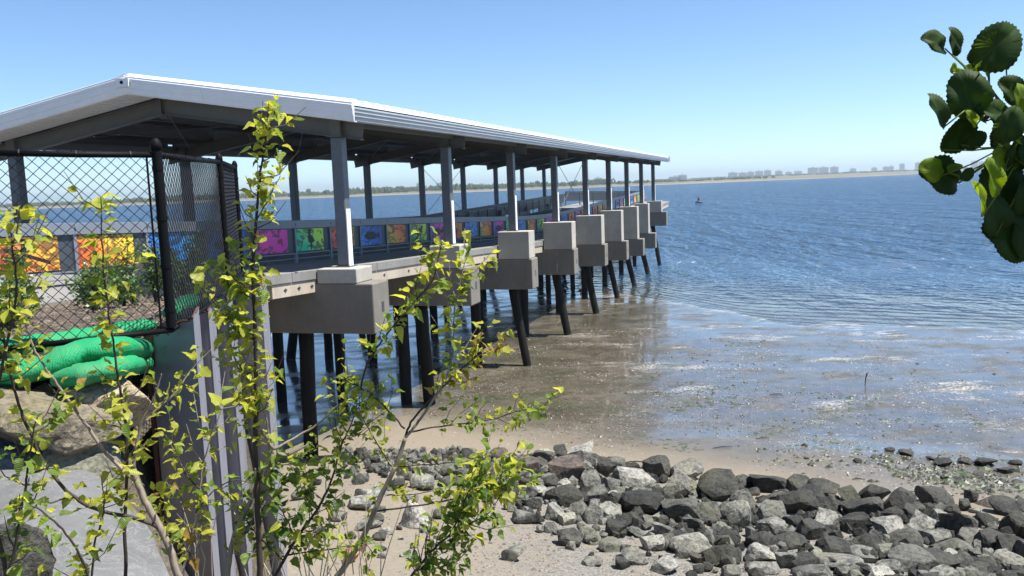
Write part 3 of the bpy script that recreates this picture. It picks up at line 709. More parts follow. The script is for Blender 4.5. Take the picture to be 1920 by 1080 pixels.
def rock_mat(name, base, top, dark, topf=.5, sc_=1.0):
    n = N(name); p = n.pos(); g_ = n.n('NewGeometry')
    a = n.noise(p, 2.6*sc_, 6, .7); b = n.noise(p, 17*sc_, 6, .72); oi = n.n('ObjectInfo').outputs['Random']
    nz = n.n('SeparateXYZ', i0=g_.outputs['Normal']).outputs[2]
    cc = n.mix(n.ramp(a, [(.34, 0), (.66, 1)]), dark, base)
    tf = n.math('MULTIPLY', n.ramp(n.math('ADD', n.math('MULTIPLY', a, .6), n.math('MULTIPLY', b, .6)), [(.52, 0), (.68, 1)]), topf)
    cc = n.mix(tf, cc, top)
    cc = n.mix(n.ramp(b, [(.36, .8), (.5, 0)]), cc, tuple(x*.35 for x in base))
    vein = n.ramp(n.voro(n.map(p, (1, 1, 1.6)), 3.2*sc_, 'DISTANCE_TO_EDGE').outputs[0], [(0, .5), (.025, 0)])
    cc = n.mix(n.math('MULTIPLY', vein, .5), cc, tuple(x*.3 for x in base))
    ol = n.ramp(n.noise(p, 1.3*sc_, 5, .7), [(.5, 0), (.66, .6)]); cc = n.mix(ol, cc, (base[0]*1.0, base[1]*1.02, base[2]*.62))
    br = n.ramp(oi, [(0, .6), (1, 1.4)]); cc = n.mix(1.0, cc, br, 'MULTIPLY')
    return n.fin(cc, .8, n.bump(n.math('ADD', a, n.math('MULTIPLY', b, .6)), .9, .05/sc_))
RM = {'D': rock_mat('dark_wet_rock', (.038, .038, .031), (.105, .10, .08), (.016, .016, .014), .5),
      'B': rock_mat('brown_dark_rock', (.105, .08, .066), (.17, .14, .12), (.05, .04, .036), .5),
      'G': rock_mat('grey_green_rock', (.11, .11, .093), (.26, .255, .22), (.055, .057, .048), .6),
      'L': rock_mat('pale_grey_rock', (.17, .167, .145), (.31, .30, .26), (.075, .075, .066), .8),
      'W': rock_mat('white_crusted_rock', (.30, .285, .25), (.46, .435, .385), (.16, .155, .14), .8),
      'R': rock_mat('red_brick_rubble', (.36, .15, .09), (.45, .25, .17), (.18, .08, .06), .5)}
RMESH = {k: [rock_mesh('rock', 10+i+ord(k), RM[k], cuts=11, rough=.05) for i in range(7)] for k in RM}
CW = {'D': 'dark grey', 'B': 'dark brown', 'G': 'grey green', 'L': 'pale grey', 'W': 'chalky white', 'R': 'brick red'}
c8 = """95 335 90 90 D;20 290 80 60 L;20 395 90 100 G;110 330 110 80 D;215 395 190 110 L;195 330 70 40 D;310 330 120 95 D;440 350 150 80 L;120 410 80 80 G;425 420 170 120 L;590 430 160 120 D;245 440 110 50 G;50 460 90 90 G;130 480 100 80 D;30 540 90 90 G;100 530 110 70 L;250 490 190 110 D;420 515 150 130 G;545 540 130 110 G;670 550 100 130 G;700 480 140 110 G;190 560 110 60 D;130 600 90 70 D;265 560 60 50 G;330 560 60 50 D;340 600 90 60 G;470 580 90 80 D;230 610 100 40 G;800 400 150 90 D;690 395 90 60 D;820 530 120 100 G;930 410 120 80 D;1040 415 150 90 D;990 450 120 90 D;840 465 140 50 D;940 490 190 110 D;1070 500 110 80 D;1060 570 160 100 L;915 575 90 70 D;990 610 130 90 D;820 590 140 80 G;1160 450 110 70 D;1220 510 160 110 D;1270 450 130 90 D;1380 480 130 110 D;1350 545 110 80 D;1190 580 120 90 D;1320 600 150 90 L;1420 540 110 90 D;1480 590 170 110 L;1550 465 150 80 D;1660 490 60 60 D;1700 455 60 60 D;1540 520 110 60 D;1610 510 70 50 D;1640 590 150 130 D;1760 560 100 80 D;1850 510 130 70 D;1780 480 110 40 B;1890 590 110 120 D;1780 660 130 100 D;1860 680 140 100 D;1690 640 120 80 G;1540 640 130 70 L;1400 650 160 90 D;1240 650 110 60 D;1090 690 150 100 D;900 655 140 60 D;780 655 120 70 D;780 710 140 70 L;880 730 90 90 G;600 715 130 90 D;460 665 180 90 L;350 655 120 70 D;290 665 110 70 L;210 720 120 80 G;110 670 110 60 L;1110 755 200 60 L;1220 715 120 60 G;1430 745 190 90 G;1300 690 110 60 G;1620 690 180 60 G;1560 745 130 80 D;1650 755 140 70 D;1860 745 120 70 L;780 770 150 50 L;350 765 130 60 L;1770 750 90 60 D;640 780 90 40 G;30 640 80 50 L;20 740 80 40 L;1000 800 160 60 G;1300 800 150 60 L;1500 830 150 70 D;1750 830 140 70 G;1880 820 120 60 D;1980 600 150 110 D;1990 720 150 110 D;1960 520 110 70 D;2080 560 140 90 D;2100 680 150 110 D"""
c7 = """1130 300 85 60 D;1280 305 110 60 B;1430 310 70 40 D;1515 310 100 80 D;1590 285 80 70 D;1690 295 150 80 W;1405 370 150 110 B;1480 350 90 70 D;1620 385 180 130 B;1840 365 130 100 G;1750 425 110 90 G;1060 380 140 70 L;1205 365 90 60 D;1150 420 100 60 G;1040 425 110 60 D;910 440 110 80 L;940 385 90 60 L;820 390 60 50 D;790 440 70 50 D;690 325 70 40 D;1020 310 40 30 D;390 430 60 35 D;1600 505 190 100 D;1450 535 90 70 G;1740 500 100 90 G;1430 610 160 60 G;1560 585 90 90 L;1615 615 90 60 L;1680 570 90 80 G;1630 710 130 90 D;1720 700 100 70 L;1535 655 80 50 L;1355 790 110 75 L;885 610 150 130 W;800 650 30 30 D;990 590 60 50 G;600 540 120 70 L;640 510 120 80 L;500 600 90 60 G;650 640 130 60 L;560 800 80 80 R;620 745 60 50 R;180 745 70 50 G;190 820 80 60 L;1750 820 80 40 L;700 480 80 60 G;860 510 70 50 L;740 350 40 20 D;600 420 60 50 D;1350 460 80 60 D;1270 440 90 60 G;1340 340 90 60 D;1540 430 90 60 D;1420 440 80 60 D;310 500 70 40 G;330 590 80 50 L;420 680 70 60 D;1890 830 70 60 D;560 690 60 40 G"""
rocks = []
for tx, ox, oy, scl in ((c8, 1100, 740, 2.341), (c7, 440, 740, 2.595)):
    for ln in tx.split(';'):
        a = ln.split(); cx, cy, w_, h_ = [float(v) for v in a[:4]]
        if tx is c8 and cx < 160 and False: continue
        rocks.append((ox+cx/scl, oy+cy/scl, w_/scl, h_/scl, a[4]))
placed = []
for (cx, cy, w_, h_, k) in rocks:
    q = ground_hit(cx, cy+h_*.28); D = q.y
    wd = w_*D/FPX*1.03; hg = h_*D/FPX*1.12
    placed.append((q.x, q.y+wd*.2, q.z+hg*.26, wd, wd*rnd.uniform(.75, 1.0), hg, k, cx, cy))
# smaller stones filling the gaps of the bank
band = [(860, 862, 30), (960, 890, 60), (1060, 900, 80), (1200, 930, 90), (1350, 960, 95), (1500, 985, 90), (1650, 1000, 90), (1800, 1015, 95), (1940, 1030, 95)]
cnt = 0; tries = 0
while cnt < 170 and tries < 5000:
    tries += 1; px = rnd.uniform(700, 1960)
    if px < 860: py = rnd.uniform(880, 1070)
    else:
        c_ = interp(px, [b[0] for b in band], [b[1] for b in band]); h_ = interp(px, [b[0] for b in band], [b[2] for b in band]); py = max(c_-h_*.6, rnd.gauss(c_, h_*.55))
    if py > 1120: continue
    q = ground_hit(px, py); wd = rnd.choice([.14, .18, .24, .32])*rnd.uniform(.8, 1.1)*(1 if px > 860 else .6)
    if any((q.x-a[0])**2+(q.y-a[1])**2 < ((a[3]+wd)*.30)**2 for a in placed): continue
    k = rnd.choice('DDDGGGL' if px > 1150 else 'DGGLLL')
    placed.append((q.x, q.y, q.z+wd*.2, wd, wd*.9, wd*.65, k, px, py)); cnt += 1
# loose rubble between the rocks: too small and many to single out
import bmesh
def join_rocks(name, lst, mat, label):
    mb = MB(); base = RMESH['D'][0:4]; co = []
    for k in range(4):
        m0 = rock_mesh('pebble', 70+k, mat, cuts=9, rough=.03, sub=1); co.append(([v.co.copy() for v in m0.vertices], [tuple(f.vertices) for f in m0.polygons])); bpy.data.meshes.remove(m0)
    for (x, y, z, s_) in lst:
        vv, ff = rnd.choice(co); E_ = Euler((rnd.uniform(0, 6), rnd.uniform(0, 6), rnd.uniform(0, 6))).to_matrix(); mb.add([(E_ @ v)*s_+Vector((x, y, z)) for v in vv], ff)
    return solo(name, mb, mat, label, 'rubble', kind='stuff')
rub = {'D': [], 'G': [], 'L': []}
for _ in range(1900):
    px = rnd.uniform(860, 1980) if _ < 1600 else rnd.uniform(640, 900); c_ = interp(px, [b[0] for b in band], [b[1] for b in band]); h_ = interp(px, [b[0] for b in band], [b[2] for b in band]); py = rnd.gauss(c_+h_*.1, h_*.6)
    if py > 1110 or py < c_-h_*(.55 if px < 1500 else .45): continue
    q = ground_hit(px, py); s_ = rnd.choice([.06, .09, .14, .2]); rub[rnd.choice('DDDG' if px > 1150 else 'DGGL')].append((q.x, q.y, q.z+s_*.3, s_))
for k_, nm_ in (('D', 'dark rubble wedged between the rocks of the bank'), ('G', 'grey rubble filling the rock bank'), ('L', 'pale rubble at the left end of the rock bank')): join_rocks('rubble', rub[k_], RM[k_], nm_)
# labels: bank is described in strips from the sand side to the near side
def uu(r): return ucoord(r[0], r[1])
strips = {}
for r in placed:
    c_ = interp(r[7], [b[0] for b in band], [b[1] for b in band])
    hh = interp(r[7], [b[0] for b in band], [b[2] for b in band])
    if r[7] < 860: nm = 'on sand between the saplings'
    else:
        f_ = (r[8]-c_)/hh
        nm = 'at the sand edge of the bank' if f_ < -.55 else 'on the seaward half of the bank' if f_ < -.05 else 'on the near half of the bank' if f_ < .5 else 'at the gravel edge of the bank' if f_ < 1.0 else 'on gravel before the bank'
    strips.setdefault(nm, []).append(r)
ords = lambda i: '%d%s' % (i, 'th' if 10 <= i % 100 <= 20 else {1: 'st', 2: 'nd', 3: 'rd'}.get(i % 10, 'th'))
for nm, lst in strips.items():
    lst.sort(key=lambda r: r[7]); cn = {}
    for r in lst:
        szw = 'large' if r[3] > .62 else 'middling' if r[3] > .33 else 'small'
        shp = 'flat' if r[5] < .5*r[3] else 'blocky' if r[5] > .8*r[3] else 'rounded'
        key = '%s %s %s' % (szw, CW[r[6]], shp); cn[key] = cn.get(key, 0)+1
        o = inst('rock', rnd.choice(RMESH[r[6]]), None, (r[0], r[1], r[2]), Euler((rnd.uniform(-.22, .22), rnd.uniform(-.22, .22), rnd.uniform(-.5, .5)+math.pi*rnd.randint(0, 1))), (r[3]*1.08, r[4]*1.08, r[5]*1.1))
        props(o, '%s rock, %s such from left %s' % (key, ords(cn[key]), nm), 'rock', 'rocks of the shoreline bank')

# boulders of the revetment at lower left
def boulder(name, label, cx, cy, w_, h_, D, mat, seed, dep=.8, rot=(0, 0, 0), cat='boulder', rough=.05, cuts=12):
    q = atD(cx, cy, D); me = rock_mesh(name, seed, mat, cuts=cuts, rough=rough, sub=5)
    o = bpy.data.objects.new(name, me); col.objects.link(o); o.location = q
    wd, hg = w_*D/FPX, h_*D/FPX; o.scale = (wd, wd*dep, hg); o.rotation_euler = rot
    return props(o, label, cat, 'boulders of the embankment')
tan_m = rock_mat('tan_sandstone', (.30, .235, .15), (.62, .52, .37), (.17, .12, .075), .6, 1.6)
tan2 = rock_mat('sandy_boulder', (.27, .225, .155), (.48, .41, .29), (.16, .13, .09), .6, 1.5)
ggn = rock_mat('lichen_green_stone', (.12, .12, .085), (.2, .19, .14), (.06, .06, .042), .6, 2)
boulder('boulder', 'craggy tan sandstone boulder lying right of the green socks by the wall', 205, 762, 165, 120, 5.0, tan_m, 5, .8, (.1, .15, .2), cuts=11)
boulder('boulder', 'broad sandy boulder between the green sock and the big grey slab', 85, 805, 320, 150, 4.75, tan2, 8, .7, (.0, .08, .05), cuts=9)
boulder('boulder', 'mottled green brown stone wedged under the sandy boulder beside the slab', 165, 860, 150, 130, 4.7, ggn, 12, .8, (.1, .2, .3))
boulder('boulder', 'shaded brown rock under the green sock at the left edge', 20, 725, 150, 80, 5.1, ggn, 15, .7, (0, 0, .2))
n = N('grey_slab_stone'); p = n.coord('Object')
a = n.noise(n.pos(), 2.2, 7, .7); b = n.noise(n.pos(), 28, 6, .75)
cc = n.mix(n.ramp(a, [(.35, 0), (.65, 1)]), (.10, .10, .10), (.15, .15, .147))
cc = n.mix(n.ramp(b, [(.38, .5), (.52, 0)]), cc, (.14, .14, .14))
hl = n.ramp(n.noise(n.map(n.pos(), (1, 1, 2), (0, .4, .3)), 3.5, 7, .7, 2.0), [(.487, 0), (.5, .8), (.513, 0)])
cc = n.mix(hl, cc, (.25, .245, .22))
slab_m = n.fin(cc, .8, n.bump(n.math('ADD', a, n.math('MULTIPLY', b, .35)), .7, .02))
# slab: a polygon drawn on the ground slope, with real thickness
top_px = [(-190, 800, 5.1), (-60, 795, 5.0), (0, 803, 4.95), (50, 812, 4.9), (95, 824, 4.85), (120, 850, 4.7), (180, 890, 4.5), (240, 938, 4.3), (283, 995, 4.05), (312, 1075, 3.75), (345, 1150, 3.45), (200, 1290, 3.0), (-200, 1250, 3.1)]
pv = [atD(*t) for t in top_px]; ctr = sum(pv, Vector())/len(pv)
import bmesh
bm = bmesh.new(); tv = [bm.verts.new(v+Vector((rnd.uniform(-.01, .01), 0, rnd.uniform(-.015, .015)))) for v in pv]
cv = bm.verts.new(ctr+Vector((0, 0, .10))); cv2 = bm.verts.new(ctr+(pv[4]-ctr)*.4+Vector((0, 0, .07)))
bv = [bm.verts.new((v.x+(v.x-ctr.x)*-.10, v.y+.05, v.z-.7)) for v in pv]
m_ = len(pv)
for i in range(m_):
    bm.faces.new((tv[i], tv[(i+1) % m_], cv)); bm.faces.new((tv[(i+1) % m_], tv[i], bv[i], bv[(i+1) % m_]))
bm.faces.new(bv)
bm.verts.remove(cv2)
bmesh.ops.recalc_face_normals(bm, faces=bm.faces)
bmesh.ops.subdivide_edges(bm, edges=bm.edges, cuts=5, use_grid_fill=True); bmesh.ops.triangulate(bm, faces=bm.faces)
for v in bm.verts: v.co += Vector((noise.noise(v.co*4)*.012, noise.noise(v.co*4+Vector((9, 0, 0)))*.012, noise.fractal(v.co*2.2, 1, 2, 4)*.028))
for v in bm.verts: v.co -= ctr
me = bpy.data.meshes.new('slab'); bm.to_mesh(me); bm.free(); me.materials.append(slab_m)
so_ = bpy.data.objects.new('stone_slab', me); col.objects.link(so_); so_.location = ctr; ORG[so_.name] = ctr
props(so_, 'huge smooth grey stone slab with pale veins filling the lower left corner', 'boulder', 'boulders of the embankment')
drk = atD(60, 1075, 3.0)
boulder('boulder', 'dark shaded rock at the bottom left corner in front of the slab', 20, 1060, 130, 170, 2.9, RM['D'], 33, .7)
# rest of the revetment: stones lining the slope outside the frame and below the wall foot
for k in range(26):
    x = rnd.uniform(-3.6, -.4); y = rnd.uniform(2.2, 6.8)
    if x < -1.3 and y < 5.0: continue
    z = emb_z(x, y); s_ = rnd.uniform(.35, .7)
    if x > -1.6 and z > CAMZ-.5*y-.25: continue
    o = inst('revetment_stone', rnd.choice(RMESH[rnd.choice('GLG')]), None, (x, y, z+.05), Euler((rnd.uniform(-.3, .3), rnd.uniform(-.3, .3), rnd.uniform(0, 6))), (s_, s_, s_*.7))
    props(o, 'grey revetment stone on the slope below the sheet pile wall', 'rock', 'stones of the slope below the wall')
# black geotextile fold between tan boulder and sock
q = atD(110, 722, 4.98); mb = MB(); pts = [atD(x, y, d) for x, y, d in ((50, 735, 4.9), (85, 722, 4.95), (120, 728, 4.9), (150, 712, 5.0), (175, 720, 5.0))]
vs = []; 
for j, (dz, dy) in enumerate(((.0, 0), (.05, .04), (.02, .12), (.06, .2))):
    for i, c in enumerate(pts): vs.append(c+Vector((0, dy, dz+.02*math.sin(i*2+j))))
mb.add(vs, [(j*5+i, j*5+i+1, (j+1)*5+i+1, (j+1)*5+i) for j in range(3) for i in range(4)])
go = solo('black_liner', mb, blackm, 'folded black plastic liner poking out between the green sock and the tan boulder', 'liner', q); sm_ = go.modifiers.new('thick', 'SOLIDIFY'); sm_.thickness = .006

# ------------------------------------------------------------------ LEAVES
def leaf_mat(name, c, tcol, tw=.5):
    n = N(name); p = n.coord('Object'); oi = n.n('ObjectInfo').outputs['Random']
    X, Y, Z = n.n('SeparateXYZ', i0=p).outputs
    vein = n.n('TexWave', _wave_type='BANDS', _bands_direction='Y', Vector=n.map(p, (1, 1, 1)), Scale=3.2, Distortion=1.5, Detail=1).outputs[0]
    mid = n.ramp(n.math('ABSOLUTE', X), [(0, 1), (.03, 0)])
    v2 = n.ramp(oi, [(0, .72), (1, 1.25)])
    def cc(c_):
        a = n.mix(n.math('MULTIPLY', vein, .25), c_, tuple(min(1, x*.65) for x in c_)); a = n.mix(n.math('MULTIPLY', mid, .5), a, tuple(min(1, x*1.5) for x in c_))
        return n.mix(1.0, a, v2, 'MULTIPLY')
    n.set(n.b, 'Base__Color', cc(c)); n.set(n.b, 'Roughness', .42)
    bp = n.bump(vein, .3, .02); n.set(n.b, 'Normal', bp)
    t = n.n('BsdfTranslucent', Color=cc(tcol), Normal=bp)
    ms = n.n('MixShader', i0=tw, i1=n.b.outputs[0], i2=t.outputs[0]); n.t.links.new(ms.outputs[0], n.out.inputs[0])
    return n.m
LMY = leaf_mat('young_yellow_leaf', (.36, .38, .05), (.72, .70, .06))
LMG = leaf_mat('young_green_leaf', (.15, .22, .035), (.34, .46, .045))
LMD = leaf_mat('mature_green_leaf', (.07, .125, .025), (.16, .30, .03), .42)
LMR = leaf_mat('bronze_tip_leaf', (.26, .16, .04), (.5, .34, .05))
def leaf_mesh(name, mat, curl, fold, teeth=True, tip=.15, wid=.62):
    rows_ = 7; vs = []; fs = []      # unit length along +Y, width along X
    for i in range(rows_):
        t = i/(rows_-1); wv = wid*.5*math.sin(math.pi*min(1, t**.75*1.0))**.8 if 0 < t < 1 else .0
        if teeth and i % 2: wv *= 1.12
        zc = -curl*t*t+.05*math.sin(t*9+curl*20)*(t > .1)
        vs += [(-wv, t-.03*(i % 2), zc+fold*wv), (0, t, zc), (wv, t-.03*(i % 2), zc+fold*wv)]
    for i in range(rows_-1):
        a = i*3; fs += [(a, a+1, a+4, a+3), (a+1, a+2, a+5, a+4)]
    jr = random.Random(int(curl*100)+7); vs = [(x*jr.uniform(.8, 1.15), y+jr.uniform(-.02, .02), z+jr.uniform(-.035, .035)) for x, y, z in vs]
    n0 = len(vs); vs += [(.012, -.25, .02), (-.012, -.25, .02)]; fs.append((n0, 1, n0+1))
    return MB().add(vs, fs).mesh(name, (0, 0, 0), True, mat)
LV = {}
for k, m in (('Y', LMY), ('G', LMG), ('D', LMD), ('R', LMR)):
    LV[k] = [leaf_mesh('leaf', m, c, f_, True, wid=w_) for c, f_, w_ in ((.15, .5, .62), (.45, .3, .72), (.05, .9, .55), (.65, .45, .66), (.25, .15, .78), (.9, .6, .6), (-.25, .7, .5), (.5, 1.1, .7))]
def barkm(name, c, d):
    n = N(name); p = n.pos(); a = n.noise(n.map(p, (60, 60, 14)), 1, 4, .7); b = n.noise(p, 6, 4)
    cc = n.mix(n.ramp(a, [(.35, 0), (.65, 1)]), d, c); cc = n.mix(n.ramp(b, [(.4, 0), (.6, .5)]), cc, tuple(x*.6 for x in c))
    return n.fin(cc, .8, n.bump(a, .4, .003))
barkL = barkm('pale_twig_bark', (.33, .27, .21), (.16, .12, .09)); barkD = barkm('dark_twig_bark', (.065, .045, .035), (.03, .02, .016))
def catmull(P_, n_=6):
    out = []
    for k in range(len(P_)-1):
        p0, p1, p2, p3 = P_[max(k-1, 0)], P_[k], P_[k+1], P_[min(k+2, len(P_)-1)]
        for i in range(n_):
            t = i/n_; out.append(.5*((2*p1)+(-p0+p2)*t+(2*p0-5*p1+4*p2-p3)*t*t+(-p0+3*p1-3*p2+p3)*t**3))
    out.append(P_[-1]); return out
def place_leaf(root, p, d, size, key):
    # leaf pointing along d with random roll
    d = d.normalized(); up = Vector((rnd.gauss(0, .5), rnd.gauss(0, .5), 1)).normalized()
    x = d.cross(up)
    if x.length < .1: x = d.cross(Vector((1, 0, 0)))
    x.normalize(); z = x.cross(d)
    M_ = Matrix((x, d, z)).transposed()
    return inst('leaf', rnd.choice(LV[key]), root, p+d*size*.25, M_, size*1.06*rnd.uniform(.8, 1.15))
def shoot(root, pxs, D0, D1, r0, r1, leafy=(0, 1), dens=1.0, size=.036, tint='YYYGR', bark=None, twigs=0, name='branch', spread=1.0, budget=None):
    m_ = len(pxs); P_ = [atD(x, y, D0+(D1-D0)*i/(m_-1)) for i, (x, y) in enumerate(pxs)]
    C_ = catmull(P_, 6); C_ = [c+Vector((rnd.uniform(-1, 1), rnd.uniform(-1, 1), rnd.uniform(-1, 1)))*.0018 for c in C_]
    rr = [r0+(r1-r0)*i/(len(C_)-1) for i in range(len(C_))]
    part(name, MB().tube(C_, rr, 6), bark or barkD, root, smooth=True)
    L_ = [0]
    for a, b in zip(C_[:-1], C_[1:]): L_.append(L_[-1]+(b-a).length)
    tot = L_[-1]; s = leafy[0]*tot; n_ = 0
    while s < leafy[1]*tot:
        k = max(i for i in range(len(L_)) if L_[i] <= s+1e-9); k = min(k, len(C_)-2)
        f_ = (s-L_[k])/max(1e-6, L_[k+1]-L_[k]); p = C_[k].lerp(C_[k+1], f_); tdir = (C_[k+1]-C_[k]).normalized()
        for _ in range(rnd.choice([2, 3, 3, 4])):
            a = rnd.uniform(0, 6.283); o = tdir.orthogonal().normalized(); o = (Matrix.Rotation(a, 3, tdir) @ o)
            d = (o*rnd.uniform(.6, 1.2)*spread+tdir*rnd.uniform(.1, .9)+Vector((0, 0, rnd.uniform(-.5, .35))))
            place_leaf(root, p+o*rnd.uniform(0, .014), d, size*rnd.uniform(.42, 1.2), rnd.choice(tint)); n_ += 1
        if twigs and rnd.random() < twigs:
            o = Matrix.Rotation(rnd.uniform(0, 6.28), 3, tdir) @ tdir.orthogonal().normalized(); ln = rnd.uniform(.05, .13)
            q = [p, p+(o+tdir*.6)*ln*.5, p+(o+tdir*1.0)*ln+Vector((0, 0, .01))]
            part('twig', MB().tube(q, [r1*1.2, r1, r1*.5], 5), bark or barkD, root)
            for g_ in range(rnd.randint(2, 5)):
                pp = q[1].lerp(q[2], g_/4); place_leaf(root, pp, Vector((rnd.gauss(0, 1), rnd.gauss(0, 1), rnd.gauss(0, .6)))+o, size*rnd.uniform(.6, 1.1), rnd.choice(tint)); n_ += 1
        s += .0195/dens*rnd.uniform(.6, 1.5)
    return n_
def down(px, py, D):      # continue a stem from the lower frame edge to the embankment
    q = atD(px, py, D); return q
def root_at(px, py, D):
    q = atD(px, py, D); return Vector((q.x, q.y, emb_z(q.x, q.y)-.05))
def stem_to_ground(root, px, py, D, r, dx=.0, bark=None):
    q = atD(px, py, D); g_ = Vector((q.x+dx, q.y-.05, emb_z(q.x+dx, q.y-.05)-.05))
    if g_.z < q.z: part('stem', MB().tube([g_, g_.lerp(q, .5)+Vector((dx*.1, 0, 0)), q], [r*1.3, r*1.15, r], 8), bark or barkL, root, smooth=True)
GS = 'leafy elm saplings in front of the bulkhead'
A_ = thing('elm_sapling', 'leafy sapling whose long arched branch sweeps up the left edge over the grey slab', 'sapling', root_at(330, 1080, 2.5), GS)
stem_to_ground(A_, 337, 1090, 2.5, .011)
shoot(A_, [(337, 1090), (318, 1030), (300, 990), (272, 940), (258, 905), (250, 880)], 2.5, 2.5, .012, .009, (.2, .9), 0.40, bark=barkL, name='trunk', tint='YYG')
shoot(A_, [(300, 990), (259, 973), (178, 954), (126, 921), (81, 865), (56, 810), (37, 765), (22, 713), (11, 672), (2, 593)], 2.5, 2.3, .007, .0025, (.25, .9), 0.44, twigs=.3, tint='YYG')
shoot(A_, [(252, 900), (200, 850), (150, 780), (118, 735), (85, 690), (58, 640), (38, 565)], 2.5, 2.4, .006, .002, (.45, 1), 0.56, bark=barkL, twigs=.25, tint='YYGR')
shoot(A_, [(250, 880), (262, 805), (280, 765), (293, 735), (302, 700)], 2.5, 2.5, .006, .0015, (.2, .5), 0.24, bark=barkL)
B_ = thing('elm_sapling', 'slim yellow leaved sapling shoot rising straight before the left fence bay', 'sapling', root_at(235, 1080, 2.55), GS)
stem_to_ground(B_, 236, 1090, 2.55, .006)
shoot(B_, [(236, 1090), (234, 980), (238, 880), (236, 790), (222, 715), (212, 640), (198, 540), (191, 450), (189, 368)], 2.55, 2.5, .006, .0016, (.2, 1), 1.05, .001+.037, twigs=.3, tint='YYYG')
shoot(B_, [(262, 805), (290, 772), (330, 735), (355, 698), (400, 652)], 2.5, 2.6, .004, .0012, (.15, .85), .8, bark=barkL, tint='YY')
E_ = thing('elm_sapling', 'sapling shoots with yellow tips climbing along the left edge before the fence', 'sapling', root_at(10, 1080, 2.3), GS)
stem_to_ground(E_, 15, 1090, 2.3, .006)
shoot(E_, [(15, 1090), (33, 995), (48, 910), (56, 847), (70, 780)], 2.3, 2.3, .005, .0018, (.1, 1), 0.80, twigs=.4, tint='GGYD')
shoot(E_, [(15, 1090), (-20, 900), (-10, 760), (10, 660), (30, 560), (25, 470), (12, 400)], 2.3, 2.3, .006, .0018, (.55, 1), 1.04, .038, twigs=.5, tint='YYYG')
shoot(E_, [(170, 1100), (150, 1040), (110, 985), (60, 950), (20, 960)], 2.3, 2.2, .004, .0014, (.1, 1), 0.72, twigs=.4, tint='YGG')
shoot(E_, [(170, 1100), (178, 1020), (196, 950), (188, 890)], 2.4, 2.4, .004, .0014, (.0, 1), 0.64, twigs=.4, tint='YGY')
C_ = thing('elm_sapling', 'tallest sapling with a dark straight stem crossing the canopy edge near the fence end', 'sapling', root_at(487, 1080, 3.0), GS)
stem_to_ground(C_, 488, 1090, 3.0, .012, bark=barkD)
shoot(C_, [(488, 1090), (484, 980), (479, 860), (480, 740), (479, 620), (474, 500), (482, 400), (490, 310), (503, 245), (524, 205)], 3.0, 2.9, .0125, .0018, (.36, 1), 1.1, .040, twigs=.5, tint='YYYYG', name='trunk')
shoot(C_, [(480, 560), (450, 530), (420, 515), (395, 500)], 2.95, 2.9, .003, .001, (.1, 1), 1.5, .04, tint='YYG', twigs=.5)
shoot(C_, [(480, 640), (445, 620), (425, 600), (410, 575)], 2.95, 2.9, .003, .001, (.1, 1), 1.5, .04, tint='YYG', twigs=.5)
shoot(C_, [(478, 420), (500, 380), (515, 350), (525, 330)], 2.95, 2.9, .0025, .001, (.2, 1), 1.2, .038, tint='YY')
F_ = thing('elm_sapling', 'bushy sapling with a pale thin stem before the grey sheet pile ribs', 'sapling', root_at(372, 1080, 2.7), GS)
stem_to_ground(F_, 371, 1090, 2.7, .006)
shoot(F_, [(371, 1090), (368, 1010), (367, 961), (374, 917), (385, 854), (411, 780), (418, 761)], 2.7, 2.75, .005, .0014, (.3, 1), 0.66, twigs=.6, bark=barkL, tint='YYG')
shoot(F_, [(374, 917), (350, 890), (330, 850), (318, 800)], 2.7, 2.7, .003, .001, (.1, 1), 0.66, twigs=.4, tint='YYG')
shoot(F_, [(367, 961), (400, 920), (440, 900), (470, 905)], 2.7, 2.8, .003, .001, (.1, 1), 0.66, twigs=.4, tint='GGY')
shoot(F_, [(371, 1060), (330, 1000), (300, 960), (290, 920)], 2.7, 2.6, .003, .001, (.1, 1), 0.72, .04, twigs=.5, tint='YYR')
G_ = thing('elm_sapling', 'forked sapling with pale bark branching right in front of the dark piles', 'sapling', root_at(430, 1080, 3.0), GS)
stem_to_ground(G_, 425, 1090, 3.0, .011)
shoot(G_, [(425, 1090), (437, 1013), (462, 955), (490, 895), (515, 843)], 3.0, 3.0, .012, .007, (.2, 1), 0.56, twigs=.5, bark=barkL, tint='YGG', name='trunk')
shoot(G_, [(515, 843), (555, 820), (600, 791), (640, 754)], 3.0, 3.1, .006, .002, (.0, .5), 0.24, bark=barkL, tint='YG')
shoot(G_, [(515, 843), (480, 790), (452, 710), (432, 640), (420, 570)], 3.0, 2.95, .005, .0015, (.1, 1), 0.63, twigs=.5, bark=barkL, tint='YYG')
shoot(G_, [(505, 850), (500, 790), (485, 740), (470, 690)], 3.0, 2.95, .004, .0012, (.1, 1), 0.63, twigs=.5, bark=barkL, tint='YYG')
shoot(G_, [(500, 880), (540, 870), (560, 900), (575, 950)], 3.0, 3.1, .003, .001, (.1, 1), 0.70, twigs=.5, bark=barkL, tint='GGY')
D_ = thing('elm_sapling', 'widest sapling with a pale leaning trunk spreading over the beach right of the piles', 'sapling', root_at(630, 1080, 3.2), GS)
stem_to_ground(D_, 628, 1088, 3.2, .012)
shoot(D_, [(628, 1088), (679, 1010), (717, 925), (741, 875), (760, 821)], 3.2, 3.2, .0125, .008, (.3, .9), .25, bark=barkL, tint='YG', name='trunk')
shoot(D_, [(760, 821), (775, 785), (818, 738), (866, 690), (918, 656), (947, 641)], 3.2, 3.3, .005, .0014, (.35, 1), 1.25, twigs=.4, tint='YYR')
shoot(D_, [(760, 821), (785, 790), (812, 750), (838, 705), (850, 650), (851, 590), (862, 534), (873, 482)], 3.2, 3.25, .006, .0014, (.4, 1), 1.1, .04, twigs=.35, tint='YYG', bark=barkL)
